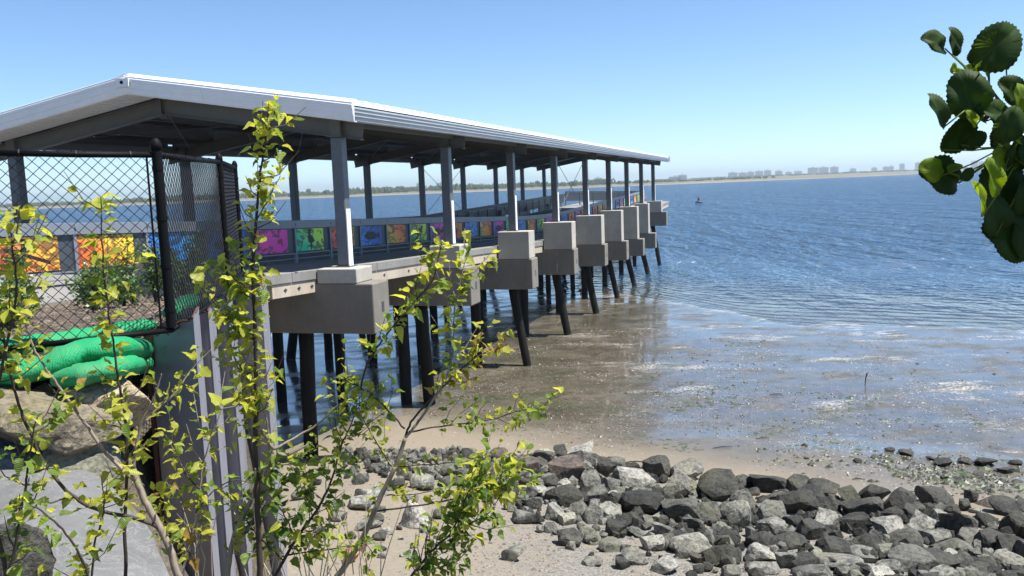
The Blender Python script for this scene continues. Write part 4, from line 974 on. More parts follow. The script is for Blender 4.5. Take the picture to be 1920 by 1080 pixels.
shoot(D_, [(766, 810), (840, 797), (914, 788), (988, 767), (1029, 771)], 3.2, 3.3, .004, .0012, (.2, 1), 1.0, twigs=.4, tint='YGG')
shoot(D_, [(758, 803), (714, 756), (677, 727), (650, 715), (640, 700)], 3.2, 3.1, .004, .0013, (.3, 1), 1.3, twigs=.6, tint='YYG')
shoot(D_, [(677, 727), (690, 680), (729, 623), (773, 571), (810, 527), (823, 478), (828, 455)], 3.15, 3.1, .004, .0014, (.2, 1), 1.15, .042, twigs=.4, tint='YYG')
shoot(D_, [(741, 875), (787, 872), (845, 868), (922, 862)], 3.2, 3.25, .003, .001, (.1, 1), .6, tint='YG')
shoot(D_, [(733, 875), (706, 829), (683, 790), (671, 765), (640, 750)], 3.2, 3.1, .003, .001, (.1, 1), .8, twigs=.4, tint='YG')
shoot(D_, [(725, 929), (787, 925), (830, 915)], 3.2, 3.2, .003, .001, (.1, 1), .5, tint='Y')
H_ = thing('elm_sapling', 'sapling with the darkest green leaves standing left of the pale leaning trunk', 'sapling', root_at(512, 1080, 3.1), GS)
stem_to_ground(H_, 509, 1090, 3.1, .008, bark=barkD)
shoot(H_, [(509, 1090), (556, 1010), (594, 956), (621, 902), (640, 836), (660, 790), (671, 750)], 3.1, 3.1, .007, .0016, (.15, 1), 1.08, .038, twigs=.6, tint='DGGYY')
shoot(H_, [(556, 1010), (530, 960), (505, 920), (500, 880)], 3.1, 3.0, .003, .001, (.1, 1), 1.28, .042, twigs=.5, tint='DGY')
shoot(H_, [(530, 1050), (480, 1000), (455, 960)], 3.1, 3.0, .003, .001, (.1, 1), 1.04, .04, twigs=.5, tint='GDY')
shoot(H_, [(594, 956), (575, 930), (570, 880), (590, 840)], 3.1, 3.1, .003, .001, (.1, 1), 0.88, .036, twigs=.5, tint='YGG')
shoot(H_, [(540, 1040), (620, 1030), (680, 1020), (700, 1040)], 3.1, 3.1, .003, .001, (.1, 1), 0.88, .036, twigs=.5, tint='GGY')
K_ = thing('elm_sapling', 'sapling with a dense fan of fresh green leaves reaching right over the gravel', 'sapling', root_at(770, 1080, 3.0), GS)
stem_to_ground(K_, 765, 1088, 3.0, .007, bark=barkD)
shoot(K_, [(765, 1088), (810, 1033), (845, 1002), (902, 971), (930, 950)], 3.0, 3.0, .0055, .0018, (.1, 1), 1.10, .040, twigs=.9, tint='GGDY')
shoot(K_, [(700, 960), (806, 944), (864, 933), (922, 913), (968, 886)], 3.2, 3.1, .004, .0014, (.45, 1), 1.61, .042, twigs=.9, tint='YGGY')
shoot(K_, [(845, 1002), (865, 960), (880, 920), (915, 890)], 3.0, 3.0, .003, .001, (.1, 1), 1.61, .042, twigs=.9, tint='GYGD')
shoot(K_, [(780, 1070), (840, 1060), (870, 1040), (880, 1010)], 3.0, 3.0, .003, .001, (.1, 1), 1.10, .036, twigs=.5, tint='GYG')
# bare straw-coloured twigs at the foot
straw = barkm('dry_grass_stalk', (.55, .46, .33), (.35, .27, .18))
for k in range(34):
    px = rnd.uniform(330, 720); D = rnd.uniform(3.0, 3.6); a = atD(px, 1110, D); b = atD(px+rnd.uniform(-60, 60), rnd.uniform(880, 1030), D+rnd.uniform(-.1, .1))
    c = (a+b)/2+Vector((rnd.uniform(-.03, .03), 0, 0)); g_ = Vector((a.x, a.y, emb_z(a.x, a.y)))
    base_ = g_ if g_.z < a.z else a
    solo('dry_stalk', MB().tube([base_, a, c, b], [.003, .0026, .002, .001], 5), straw, 'thin straw coloured dry stalk standing among the sapling stems', 'dry stalk', base_, group='dry stalks among the saplings')

# ------------------------------------------------------------------ SHRUBS IN THE BED
n = N('evergreen_shrub_leaf'); oi = n.n('ObjectInfo').outputs['Random']; gp = n.noise(n.pos(), 9, 4)
cc = n.mix(gp, (.05, .10, .022), (.17, .25, .06)); n.set(n.b, 'Base__Color', cc); n.set(n.b, 'Roughness', .4)
t_ = n.n('BsdfTranslucent', Color=(.12, .22, .04)); ms = n.n('MixShader', i0=.3, i1=n.b.outputs[0], i2=t_.outputs[0]); n.t.links.new(ms.outputs[0], n.out.inputs[0]); shrub_m = n.m
def shrub(px, py_top, py_bot, D, w_, label, nl=1100):
    b = atD(px, py_bot, D); b = Vector((b.x, b.y, bed_z(b.x, b.y))); topz = atD(px, py_top, D).z; h_ = topz-b.z; wr = w_*D/FPX/2
    th = thing('evergreen_shrub', label, 'shrub', b, 'evergreen shrubs behind the fence')
    mb = MB(); ends = []
    for k in range(9):
        a = rnd.uniform(0, 6.28); rr = rnd.uniform(.1, .9)*wr; e = b+Vector((math.cos(a)*rr, math.sin(a)*rr, h_*rnd.uniform(.6, 1)*(1-.35*rr/wr)))
        mb.tube([b, b.lerp(e, .5)+Vector((0, 0, .03)), e], [.010, .006, .003], 5); ends.append((b, e))
    part('stem', mb, barkD, th)
    lf = MB()
    for k in range(nl):
        a, e = rnd.choice(ends); f_ = rnd.uniform(.25, 1.02); p = a.lerp(e, f_)+Vector((rnd.gauss(0, .055), rnd.gauss(0, .055), rnd.gauss(0, .04)))
        d = Vector((rnd.gauss(0, 1), rnd.gauss(0, 1), rnd.gauss(.4, .8))).normalized(); x = d.orthogonal().normalized(); x = Matrix.Rotation(rnd.uniform(0, 6), 3, d) @ x; l_ = rnd.uniform(.03, .055)
        lf.add([p, p+d*l_*.5+x*l_*.28, p+d*l_, p+d*l_*.5-x*l_*.28], [(0, 1, 2, 3)])
    part('foliage', lf, shrub_m, th, kind='stuff')
shrub(22, 505, 640, 7.0, 130, 'bushy evergreen shrub nearest the fence at the left edge', 1500)
shrub(35, 415, 540, 9.2, 50, 'narrow upright shrub in front of the orange panel', 700)
shrub(178, 470, 600, 8.0, 110, 'evergreen shrub behind the slim yellow shoot, left of the corner post', 1300)
shrub(232, 440, 560, 9.0, 110, 'taller evergreen shrub against the blue panel left of the corner post', 1500)
shrub(292, 425, 560, 9.5, 60, 'evergreen shrub standing right beside the fence corner post', 900)
shrub(352, 420, 560, 10.0, 120, 'wide evergreen shrub seen through the oblique fence mesh', 1500)
shrub(255, 505, 600, 9.0, 90, 'sparse twiggy shrub low on the mulch near the corner post', 260)
# mulch chips and dead stalks on the bed
mb = MB()
for k in range(2600):
    y = rnd.uniform(5.6, 12.5); xm = interp(y, [5.3, 5.8, 6.5, 7.9, 9.6, 10.6, 12.4], [-2.45, -2.5, -2.75, -2.95, -3.1, -3.5, -5.6]); x = xm-rnd.random()**1.3*5; z = bed_z(x, y)+rnd.uniform(0, .03); a = rnd.uniform(0, 6.3); l_ = rnd.uniform(.02, .07); w_ = .008
    d = Vector((math.cos(a), math.sin(a), rnd.uniform(-.4, .4)))*l_; s_ = Vector((-math.sin(a), math.cos(a), 0))*w_; p = Vector((x, y, z))
    mb.add([p-s_, p+s_, p+d+s_, p+d-s_, p+d*.5+Vector((0, 0, .012))], [(0, 1, 4), (1, 2, 4), (2, 3, 4), (3, 0, 4)])
solo('mulch_chips', mb, barkm('pale_wood_chip', (.27, .21, .15), (.10, .07, .05)), 'pale wood chip mulch covering the planting bed', 'mulch', kind='stuff')

# ------------------------------------------------------------------ POPLAR AT TOP RIGHT
pop = thing('poplar_sapling', 'poplar branch with big dark toothed leaves hanging in from the top right edge', 'sapling', (1.02, 1.15, CAMZ-1.66))
def pleaf_mat(name, c, tc, tw):
    n = N(name); p = n.coord('Object'); X, Y, Z = n.n('SeparateXYZ', i0=p).outputs
    v = n.n('TexWave', _wave_type='BANDS', _bands_direction='DIAGONAL', Vector=p, Scale=2.0, Distortion=1).outputs[0]; b = n.noise(p, 3, 5)
    cc = n.mix(n.math('MULTIPLY', b, .6), c, tuple(x*.6 for x in c)); cc = n.mix(n.ramp(n.math('ABSOLUTE', X), [(0, .6), (.025, 0)]), cc, tuple(x*2 for x in c))
    n.set(n.b, 'Base__Color', cc); n.set(n.b, 'Roughness', .6); n.set(n.b, 'Specular__IOR__Level', .2); t = n.n('BsdfTranslucent', Color=tc)
    ms = n.n('MixShader', i0=tw, i1=n.b.outputs[0], i2=t.outputs[0]); n.t.links.new(ms.outputs[0], n.out.inputs[0]); return n.m
PD = pleaf_mat('shaded_poplar_leaf', (.035, .07, .014), (.17, .28, .02), .4); PL = pleaf_mat('sunlit_poplar_leaf', (.16, .24, .03), (.62, .72, .04), .6)  # one leaf in two tones: shade painted dark, sunlit blades painted bright
def pleaf(cx, cy, w_, h_, D, ang, mat, tilt=0., yaw=0., bend=.12, seed=0):
    # heart-round toothed blade, unit size, in local XY with petiole end at y=0
    r = random.Random(seed+int(cx)); m_ = 60; vs = [(0, .45, 0)]; ring = []
    for k in range(m_):
        a = 2*math.pi*k/m_; y = .5-.5*math.cos(a); x = .5*math.sin(a)*(1+.12*math.cos(a))
        if a < .5 or a > 5.78: y -= .03
        t = 1+(.04 if k % 2 else -.02)+r.uniform(-.012, .012); x *= t; y = .5+(y-.5)*t
        ring.append((x, y))
    mid = [(x*.55, .5+(y-.5)*.55) for x, y in ring]
    Zf = lambda x, y: .22*abs(x)-bend*(y-.3)**2*2+.04*math.sin(x*9+y*7+seed)
    vs = [(0, .5, Zf(0, .5))]+[(x, y, Zf(x, y)) for x, y in mid]+[(x, y, Zf(x, y)) for x, y in ring]
    fs = [(0, 1+k, 1+(k+1) % m_) for k in range(m_)]+[(1+k, 1+m_+k, 1+m_+(k+1) % m_, 1+(k+1) % m_) for k in range(m_)]
    me = MB().add(vs, fs).mesh('leaf', (0, .5, 0), True, mat); o = bpy.data.objects.new('leaf', me); col.objects.link(o); o.parent = pop
    q = atD(cx, cy, D); o.location = q-ORG[pop.name]
    # camera facing frame then rotate
    Mx = CM @ Matrix.Rotation(ang, 3, 'Z') @ Matrix.Rotation(tilt, 3, 'X') @ Matrix.Rotation(yaw, 3, 'Y')
    o.rotation_euler = Mx.to_euler(); s_ = D/FPX; o.scale = (w_*s_, h_*s_, max(w_, h_)*s_)
    m2 = o.modifiers.new('thick', 'SOLIDIFY'); m2.thickness = .004
    tipv = q+Mx @ Vector((0, -.5*h_*s_, 0)); return q, tipv
def petiole(a, b, mat=None): part('petiole', MB().tube([a, a.lerp(b, .5)+Vector((0, 0, -.003)), b], .0011, 5), mat or LMG, pop, smooth=True)
Dp = 1.25
def pc(x, y): return 1680+x/2.25, 20+y/2.25
br1 = [atD(*pc(x, y), Dp) for x, y in ((395, 320), (425, 365), (460, 405), (500, 440), (560, 490), (640, 560), (760, 700))]
g_ = ORG[pop.name]; br1 += [Vector((1.02, 1.2, CAMZ-.35)), g_+Vector((0, 0, -.03))]
cb = catmull(br1, 6); part('trunk', MB().tube(cb[36:], [.004+.010*i/(len(cb)-37) for i in range(len(cb)-36)], 8), barkD, pop, smooth=True)
part('branch', MB().tube(cb[:38], [.0015+.003*i/37 for i in range(38)], 7), barkL, pop, smooth=True)
b2 = [atD(*pc(x, y), Dp) for x, y in ((455, 575), (500, 615), (545, 650), (640, 700), (760, 760))]; part('branch', MB().tube(catmull(b2, 5), .0018, 6), LMG, pop, smooth=True)
hang = atD(*pc(465, 230), Dp); part('petiole', MB().tube([hang, atD(*pc(468, 300), Dp), atD(*pc(455, 370), Dp)], .0012, 5), barkL, pop)
PLV = [(485, 335, 110, 130, .8, .3, .2, PD), (525, 600, 130, 140, -.3, .3, .2, PD), (415, 860, 150, 170, .2, .2, .3, PD), (330, 545, 70, 100, -1.2, .4, .2, PD),   # cx cy w h ang tilt yaw mat
 (165, 135, 95, 130, 1.3, .5, .3, PD), (245, 130, 80, 115, .2, .3, .5, PD), (425, 150, 175, 210, -.9, .2, .2, PD), (350, 190, 70, 120, 1.9, .4, .2, PD),
 (300, 350, 165, 190, .35, .2, -.2, PD), (178, 420, 100, 150, .5, .3, .5, PD), (268, 520, 110, 170, -.75, .3, .2, PD), (340, 420, 90, 130, .9, .2, .4, PD),
 (420, 440, 110, 170, 1.1, .3, .4, PD), (475, 480, 120, 150, -.5, .3, .2, PD), (440, 550, 110, 130, 1.4, .6, 0, PD), (320, 455, 50, 90, .9, .6, .2, PL),
 (525, 365, 80, 110, .1, .2, .3, PL), (510, 530, 60, 90, 1.2, .7, .3, PL), (190, 695, 150, 185, 1.25, .3, .2, PD), (148, 672, 95, 105, 1.1, .2, .2, PL), (250, 680, 60, 140, 1.35, .8, .2, PL),
 (455, 620, 130, 110, .3, .3, .2, PL), (440, 735, 210, 220, .3, .15, .2, PD), (500, 830, 230, 250, .5, .2, .1, PD), (355, 790, 60, 150, .35, .3, .8, PL), (470, 960, 170, 230, .95, .2, .2, PD), (410, 700, 90, 160, .3, .3, .4, PL),
 (600, 620, 180, 200, .7, .2, .2, PD), (620, 420, 170, 190, -.7, .2, .1, PD), (590, 780, 180, 200, -.4, .2, .1, PD), (560, 960, 160, 190, .4, .2, .1, PD), (310, 258, 90, 60, .4, .6, .2, PL), (262, 262, 36, 50, .9, .5, .2, PL), (242, 240, 26, 40, -.2, .4, .2, PL), (385, 235, 26, 80, 3.1, .3, .2, PL), (300, 690, 50, 60, -.6, .5, .2, PD)]
for i, (cx, cy, w_, h_, ang, ti, ya, mt) in enumerate(PLV):
    x, y = pc(cx, cy); q, tv_ = pleaf(x, y, w_/2.25*1.1, h_/2.25*1.04, Dp+rnd.uniform(-.07, .05), ang, mt, ti, ya, seed=i)
    near = min(cb[:40]+catmull(b2, 5), key=lambda v: (v-tv_).length)
    petiole(tv_, near)
# unseen branch and leaves, added outside the frame to shade the leaves above
crown = [Vector((1.25, 1.15, CAMZ-.5)), Vector((1.35, 1.1, CAMZ+.3)), Vector((1.30, 1.15, CAMZ+.9))]  # points of the added unseen branch
part('branch', MB().tube([g_+Vector((0, 0, .5)), *crown], [.012, .010, .007, .004], 7), barkD, pop, smooth=True)
for k in range(46):
    q = Vector((1.12+rnd.uniform(-.2, .45), 1.2+rnd.uniform(-.3, .35), CAMZ+rnd.uniform(.42, .95)))
    # keep it above the upper frame edge and right of the right edge
    c = CM.transposed() @ (q-Vector((0, 0, CAMZ))); u = 960+FPX*c.x/-c.z; v_ = 540-FPX*c.y/-c.z
    if -140 < v_ < 1200 and u < 2060: continue
    me = bpy.data.objects[pop.children[5].name].data
    lfs = [o for o in pop.children if o.name.startswith('leaf')]
    o = inst('leaf', lfs[k % 3+2].data, pop, q, Euler((rnd.uniform(-.6, .6), rnd.uniform(-.6, .6), rnd.uniform(0, 6))), .11)

# ------------------------------------------------------------------ MUD FLAT DETAIL
def scatter(name, mat, count, ulo, uhi, xlo, xhi, smin, smax, flat, label, cat, maskf=None, seed=1, sides=5):
    r = random.Random(seed); mb = MB(); k = 0; tr_ = 0
    while k < count and tr_ < count*30:
        tr_ += 1; u = r.uniform(ulo, uhi); x = r.uniform(xlo, xhi); y = u-.63*x
        if y < 9 or y > 58: continue
        if maskf and r.random() > maskf(x, y, u): continue
        z = max(beach_z(x, y), 0); s_ = r.uniform(smin, smax)*(1 if r.random() < .85 else 1.8); a = r.uniform(0, 6.3)
        vs = []
        for j in range(sides):
            an = a+2*math.pi*j/sides; q = s_*r.uniform(.6, 1.1); vs.append((x+math.cos(an)*q, y+math.sin(an)*q*.7, z+s_*flat*.15))
        vs.append((x, y, z+s_*flat)); mb.add(vs, [(j, (j+1) % sides, sides) for j in range(sides)]); k += 1
    return solo(name, mb, mat, label, cat, kind='stuff')
n = N('white_shell'); shell_m = n.fin(n.mix(n.noise(n.pos(), 5), (.25, .22, .18), (.58, .55, .50)), .8)
n = N('dark_seaweed'); weed_m = n.fin(n.mix(n.noise(n.pos(), 9), (.012, .014, .008), (.05, .05, .03)), .45)
n = N('green_algae'); alg_m = n.fin(n.mix(n.noise(n.pos(), 9), (.022, .038, .010), (.05, .075, .018)), .5)
def fm(x, y, u): return max(.04, min(1, (noise.fractal(Vector((x*.35, y*.35, 2)), 1, 2, 3)+.25)))
scatter('shell_fragments', shell_m, 10500, 18.5, 34, -6, 22, .006, .015, .3, 'white shell fragments strewn over the wet flat', 'shells', lambda x, y, u: fm(x, y, u)*(1 if 20 < u < 29 else .35), 3)
scatter('shell_fragments', shell_m, 2400, 27, 43, 2, 24, .012, .03, .2, 'pale shell and foam specks far out on the wet flat', 'shells', lambda x, y, u: max(0, noise.fractal(Vector((x*.3, y*.45, 7)), 1, 2, 3))*2, 4)
scatter('seaweed_clumps', weed_m, 3600, 20, 40, -3, 24, .012, .045, .5, 'dark seaweed scraps scattered on the wet flat', 'seaweed', lambda x, y, u: max(.03, noise.fractal(Vector((x*.4+9, y*.5, 2)), 1, 2, 3)+.1), 5)
scatter('seaweed_clumps', weed_m, 5000, 20.5, 34, -4, 20, .008, .024, .5, 'fine dark weed and grit specks over the near part of the flat', 'seaweed', lambda x, y, u: max(.05, noise.fractal(Vector((x*.3+2, y*.5, 8)), 1, 2, 3)+.2), 15)
scatter('green_algae', alg_m, 1500, 21, 30, -1, 12, .02, .06, .25, 'green algae tufts on the mud', 'algae', lambda x, y, u: max(0, noise.fractal(Vector((x*.5+3, y*.7, 5)), 1, 2, 3)-.02)*2, 6)
def nearw(x, y, u): return math.exp(-((u-21.8)/1.0)**2)*(1 if x > 7.5 else .08)
scatter('seaweed_clumps', weed_m, 2000, 19.5, 24, 5, 16, .02, .075, .6, 'dark weedy cobbles edging the sand at the right', 'seaweed', nearw, 8)
scatter('green_algae', alg_m, 420, 19.5, 24, 5, 16, .04, .1, .35, 'green algae between the weedy cobbles at the right', 'algae', nearw, 9)
# gravel in the foreground
n = N('mixed_gravel'); gravel_m = n.fin(n.mix(n.voro(n.pos(), 18).outputs[1], (.06, .058, .052), (.30, .28, .24)), .85)
def gmk(x, y, u): return 1 if (u < 17 and x > -1.5) else .15 if u < 18 else 0
scatter('gravel', gravel_m, 9000, 8, 18, -4, 9, .008, .028, .7, 'grey pebbles and shell grit in front of the rock bank', 'gravel', gmk, 11)
# weedy stones at the right edge of the sand
for k, (px, py, w_) in enumerate([(1700, 852, 60), (1745, 862, 40), (1765, 872, 70), (1810, 868, 60), (1848, 872, 90), (1885, 885, 60), (1668, 845, 40), (1640, 858, 34), (1608, 866, 40), (1905, 870, 50), (1835, 892, 40), (1770, 897, 36), (1795, 905, 30), (1512, 860, 20)]):
    q = ground_hit(px, py); s_ = w_*q.y/FPX
    o = inst('weedy_stone', rnd.choice(RMESH['D']), None, (q.x, q.y, q.z+s_*.08), Euler((0, 0, rnd.uniform(0, 6))), (s_*.5, s_*.45, s_*.2))
    props(o, 'low dark weed covered stone, %s from the left at the edge of the wet flat' % ords([1608, 1640, 1668, 1700, 1745, 1765, 1770, 1795, 1810, 1835, 1848, 1885, 1905, 1512].index(px)+2 if px != 1512 else 1), 'stone', 'weedy stones at the edge of the sand')
# drift sticks, a post stub, a buried hoop
stick = barkm('wet_driftwood', (.05, .04, .03), (.02, .016, .012))
for px, py, l_, a, lb in [(1355, 840, 40, .1, 'thin dark stick lying on the wet flat straight beyond the rock bank'), (1430, 823, 26, .0, 'short dark stick lying on the reflecting flat'), (1610, 900, 24, -.2, 'short driftwood stick on the sand beside the rock bank'), (1455, 740, 26, .05, 'dark stick far out on the wet flat'), (1708, 925, 20, .3, 'driftwood scrap on the sand above the dark rocks')]:
    q = ground_hit(px, py); L_ = l_*q.y/FPX; d = Vector((math.cos(a), math.sin(a), 0))*L_/2; z = Vector((0, 0, .015))
    solo('driftwood_stick', MB().tube([q-d+z, q+z*1.6+Vector((0, .03, 0)), q+d+z], [.008, .014, .006], 6), stick, lb, 'stick', q, group='sticks on the flat')
q = ground_hit(1622, 722); solo('stake', MB().tube([q, q+Vector((.02, 0, .22)), q+Vector((.06, 0, .36))], [.012, .015, .02], 6), stick, 'small dark stake standing in the reflecting mud', 'stake', q)
q = ground_hit(1190, 874); pts = [q+Vector((.26*math.cos(a), .1*math.sin(a), .02+.05*math.sin(a))) for a in np.linspace(.1, 3.0, 12)]
solo('buried_hoop', MB().tube(pts, .013, 6), stick, 'rim of a half buried hoop in the sand behind the rocks', 'hoop', q)

# ------------------------------------------------------------------ BUOY
b0 = atz(1310, 380, 0); bu = thing('channel_buoy', 'small dark navigation buoy floating on the open bay', 'buoy', b0)
def lathe(mb, c, prof, n_=12): mb.tube([c+Vector((0, 0, z)) for r, z in prof], [max(r, .001) for r, z in prof], n_)
mb = MB(); lathe(mb, b0, [(.5, -.3), (.85, 0), (.9, .25), (.8, .4), (.3, .45)]); part('float', mb, darkrail, bu, smooth=True)
mb = MB()
for a in range(4): rod(mb, b0+Vector((.3*math.cos(a*1.57), .3*math.sin(a*1.57), .45)), b0+Vector((.1*math.cos(a*1.57), .1*math.sin(a*1.57), 1.2)), .05)
part('tower_frame', mb, stick, bu); mb = MB(); lathe(mb, b0, [(.25, .75), (.28, .95), (.15, 1.25), (.12, 1.3), (.14, 1.55), (.05, 1.65)]); part('lantern', mb, m_metal('red_buoy_paint', (.12, .02, .02), .5), bu, smooth=True)

# ------------------------------------------------------------------ FAR SHORE
n = N('far_beach_sand'); p = n.pos(); a = n.noise(n.map(p, (.02, .1, 1)), 1, 5, .6)
X, Y, Z = n.n('SeparateXYZ', i0=p).outputs
sc_ = n.mix(a, (.20, .17, .125), (.28, .24, .185)); mr = n.mix(n.noise(n.map(p, (.02, .02, 1)), 1, 5), (.075, .075, .04), (.14, .12, .075))
mr = n.mix(n.ramp(n.noise(n.map(p, (.006, .03, 1)), 1, 6, .7), [(.45, 0), (.6, .7)]), mr, (.22, .19, .14))
cc = n.mix(n.ramp(n.math('MULTIPLY', Z, .5), [(.22, 0), (.38, 1)]), sc_, mr)
fs_m = n.fin(cc, .9)
shp = [(-2200, 1500), (-1400, 1230), (-590, 1090), (-300, 1120), (5, 1130), (184, 1085), (390, 1150), (560, 1250), (760, 1500), (1100, 2100), (2000, 3400), (3500, 5200)]
xs_ = []
for (x0, y0), (x1, y1) in zip(shp[:-1], shp[1:]):
    for k in range(12): xs_.append((x0+(x1-x0)*k/12, y0+(y1-y0)*k/12+8*noise.noise(Vector((x0+(x1-x0)*k/12, 0, 0))*.02)))
prof = [(-20, -1), (0, 0), (12, .55), (28, 1.0), (45, 1.25), (150, 1.9), (260, 2.6), (800, 3), (4500, 3.2)]
vs = [(x+dd*.12, y+dd, z+(.25*noise.noise(Vector((x*.03, dd, 0))) if z > .3 else 0)) for x, y in xs_ for dd, z in prof]
m_ = len(prof); fs = [(i*m_+j, (i+1)*m_+j, (i+1)*m_+j+1, i*m_+j+1) for i in range(len(xs_)-1) for j in range(m_-1)]
solo('far_shore', MB().add(vs, fs), fs_m, smooth=True, kind='structure')
n = N('far_tree_foliage'); p = n.pos(); ft = n.fin(n.mix(n.noise(p, .12, 5, .7), (.028, .045, .016), (.09, .12, .045)), .9, n.bump(n.noise(p, .5, 5, .7), 1, 1.0))
def blob(mb, c, r, seed):
    rr = random.Random(seed)
    for k in range(26):
        d = Vector((rr.gauss(0, 1), rr.gauss(0, 1), rr.gauss(0, .8))).normalized(); p = c+Vector((d.x*r[0], d.y*r[1], d.z*r[2]))*rr.uniform(.45, 1.0)
        s_ = r[2]*rr.uniform(.25, .5); a = rr.uniform(0, 3)
        mb.add([p+Vector((math.cos(a)*s_, math.sin(a)*s_, -s_*.6)), p+Vector((math.cos(a+2.1)*s_, math.sin(a+2.1)*s_, -s_*.5)), p+Vector((math.cos(a+4.2)*s_, math.sin(a+4.2)*s_, -s_*.5)), p+Vector((0, 0, s_*.9))], [(0, 1, 3), (1, 2, 3), (2, 0, 3), (0, 2, 1)])
mb = MB()
def fary(x): return interp(x, [a[0] for a in shp], [a[1] for a in shp])
for k in range(1700):
    x = rnd.uniform(-1500, 420); hmax = 7.0+3.4*max(0, noise.noise(Vector((x*.008, 2, 0)))+.3)*2
    if x > 150: hmax *= .45
    if x < -560: hmax *= .75
    y = fary(x)+rnd.uniform(150, 420); h_ = hmax*rnd.uniform(.45, 1.0); blob(mb, Vector((x, y, 2.2+h_*.5)), (h_*.9, h_*.7, h_*.55), k)
solo('far_woodland', mb, ft, 'low scrubby woodland along the far shore', 'woodland', kind='stuff')
for px, D, h_, lb in [(751, 1480, 13.5, 'lone taller tree standing above the far woodland behind the second column'), (612, 1350, 12, 'rounded taller tree in the far woodland between the first columns'), (580, 1340, 12.5, 'broad tree rising from the far woodland left of the near column'), (1008, 1420, 12, 'tree rising from the far woodland under the canopy middle')]:
    q = atz(px, 365-(px-500)*.038+14, 0); d = Vector((q.x, q.y)).normalized(); x = d.x/d.y*D; t_ = thing('far_tree', lb, 'tree', (x, D, 2.4), 'taller trees on the far shore')
    part('trunk', MB().tube([(x, D, 2), (x+.5, D, 2+h_*.55)], [.5, .3], 6), barkD, t_)
    mb = MB()
    for j in range(5): blob(mb, Vector((x+rnd.uniform(-3, 3), D+rnd.uniform(-2, 2), 2.4+h_*rnd.uniform(.3, .7))), (3, 3, h_*.2), j+int(px))
    part('crown', mb, ft, t_)
# far buildings -------------------------------------------------------------
def wallmat(name, c):
    n = N(name); p = n.pos(); z = n.n('SeparateXYZ', i0=p).outputs[2]
    b = n.n('TexBrick', Vector=n.map(p, (.12, .0, .3), (R_(90), 0, 0)), Scale=1.0); return n.fin(c, .85)
BMc = [wallmat('tan_brick_wall', (.34, .27, .22)), wallmat('grey_block_wall', (.36, .36, .36)), wallmat('red_brick_wall', (.30, .19, .15)), wallmat('white_block_wall', (.55, .54, .52))]
winm = m_metal('dark_window_glass', (.05, .06, .08), .2)
def building(px, w_, topdy, D, kind, label):
    """px centre, width px, top height in px above the horizon"""
    d = ray(px, 340); x = d.x/d.y*D; wd = w_*D/FPX; h_ = CAMZ+topdy*.85*D/FPX; dep = max(14, wd*.35)
    b = thing('apartment_building', label, 'building', (x, D, 3), 'buildings on the far skyline')
    mb = MB(); mb.box(x-wd/2, x+wd/2, D, D+dep, 2, h_); part('wall', mb, BMc[kind], b)
    mb = MB(); mb.box(x-wd/2-.4, x+wd/2+.4, D-.4, D+dep+.4, h_+.01, h_+1.0); rf = part('roof', mb, BMc[1], b)
    mb = MB(); mb.box(x-wd*.15, x+wd*.1, D+dep*.3, D+dep*.7, h_+1.01, h_+5); part('lift_house', mb, BMc[kind], rf)
    nf = int((h_-6)/3.2); nc = max(2, int(wd/7))
    if nf < 1 or nf*nc > 300: nf = max(1, min(nf, 12)); nc = min(nc, 20)
    mb = MB()
    for i in range(nf):
        zc = 5+(h_-7)*(i+.5)/nf; mb.box(x-wd/2+2, x+wd/2-2, D-.25, D-.02, zc-.8, zc+.8)
    part('window_band', mb, winm, b, kind='stuff')
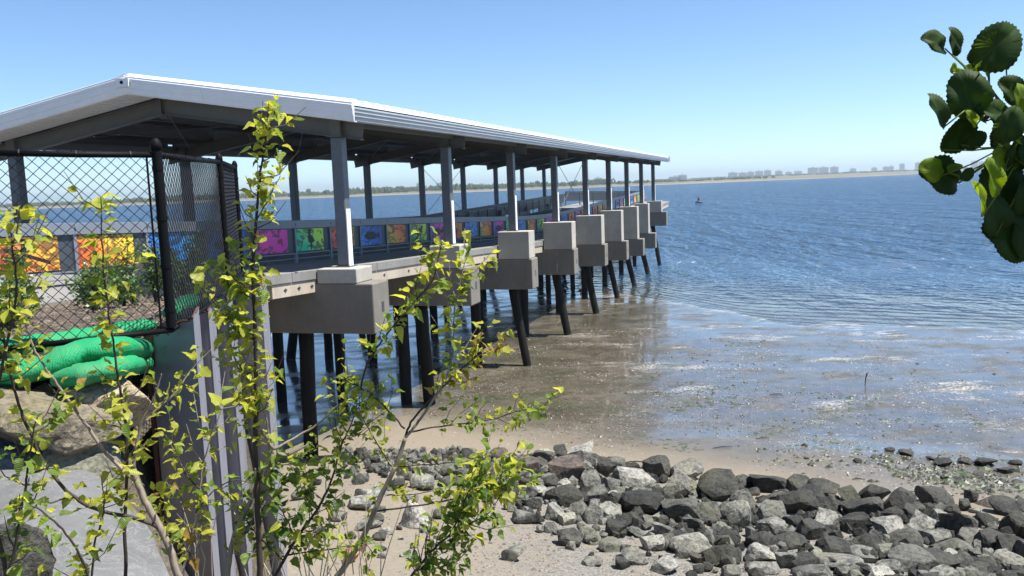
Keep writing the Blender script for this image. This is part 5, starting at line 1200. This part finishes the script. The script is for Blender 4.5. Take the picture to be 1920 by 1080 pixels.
bl = [(828, 20, 11, 3600, 1, 'pale block of flats over the far trees left of the third column'), (785, 9, 12, 3300, 1, 'slim tower on the skyline between the second column and the far woodland'),
 (1122, 14, 9, 3900, 1, 'tower block on the skyline left of the sixth pier column'), (1143, 12, 5, 3900, 2, 'lower block beside the tower left of the pier end'), (1267, 22, 5, 3500, 1, 'low wide plant building right of the pier roof corner'), (1280, 16, 8, 3500, 3, 'raised block on the low plant building right of the pier end')]
x = 1372; k = 0
for px, w_, tp, kd in [(1375, 16, 9, 2), (1393, 14, 8, 0), (1408, 12, 9, 2), (1424, 14, 10, 0), (1440, 12, 11, 2), (1461, 12, 9, 0), (1479, 10, 6, 1), (1497, 14, 7, 3), (1525, 17, 13, 2), (1545, 17, 13, 2), (1565, 14, 13, 2), (1600, 10, 8, 1), (1640, 9, 8, 1), (1662, 10, 9, 0), (1672, 7, 10, 1), (1692, 8, 14, 1), (1722, 9, 15, 0), (1750, 12, 6, 1), (1790, 12, 8, 1), (1828, 11, 14, 1), (1842, 10, 12, 1), (1880, 14, 8, 0), (1910, 12, 10, 1)]:
    k += 1; bl.append((px, w_, tp, 4600, kd, '%s %s block, %s from the left along the right-hand skyline' % ('tall' if tp > 11 else 'low' if tp < 8 else 'medium height', ['tan brick', 'grey', 'reddish brick', 'white'][kd], ords(k))))
for b in bl: building(*b)
# low houses and scrub strip far right
mb = MB()
for k in range(700):
    d = rnd.uniform(2600, 4400); x = d*rnd.uniform(.17, .62); h_ = rnd.uniform(3, 8.5)
    blob(mb, Vector((x, d, 3.0+h_*.4)), (h_*1.6, h_, h_*.5), k+5000)
solo('far_skyline_trees', mb, ft, 'thin dark band of trees and low roofs below the skyline at right', 'woodland', kind='stuff')

# ------------------------------------------------------------------ HAZE
hm = bpy.data.materials.new('sea_haze'); hm.use_nodes = True; t = hm.node_tree; t.nodes.remove(t.nodes['Principled BSDF'])
pv_ = t.nodes.new('ShaderNodeVolumePrincipled'); pv_.inputs['Density'].default_value = .00017; pv_.inputs['Color'].default_value = (.78, .93, 1, 1); pv_.inputs['Anisotropy'].default_value = .3
t.links.new(pv_.outputs[0], t.nodes['Material Output'].inputs['Volume'])
mb = MB(); mb.box(-12500, 12500, -12500, 12500, -4.2, 95)
HAZE = True
if HAZE: solo('haze', mb, hm, kind='stuff')
print('objects', len(bpy.data.objects))
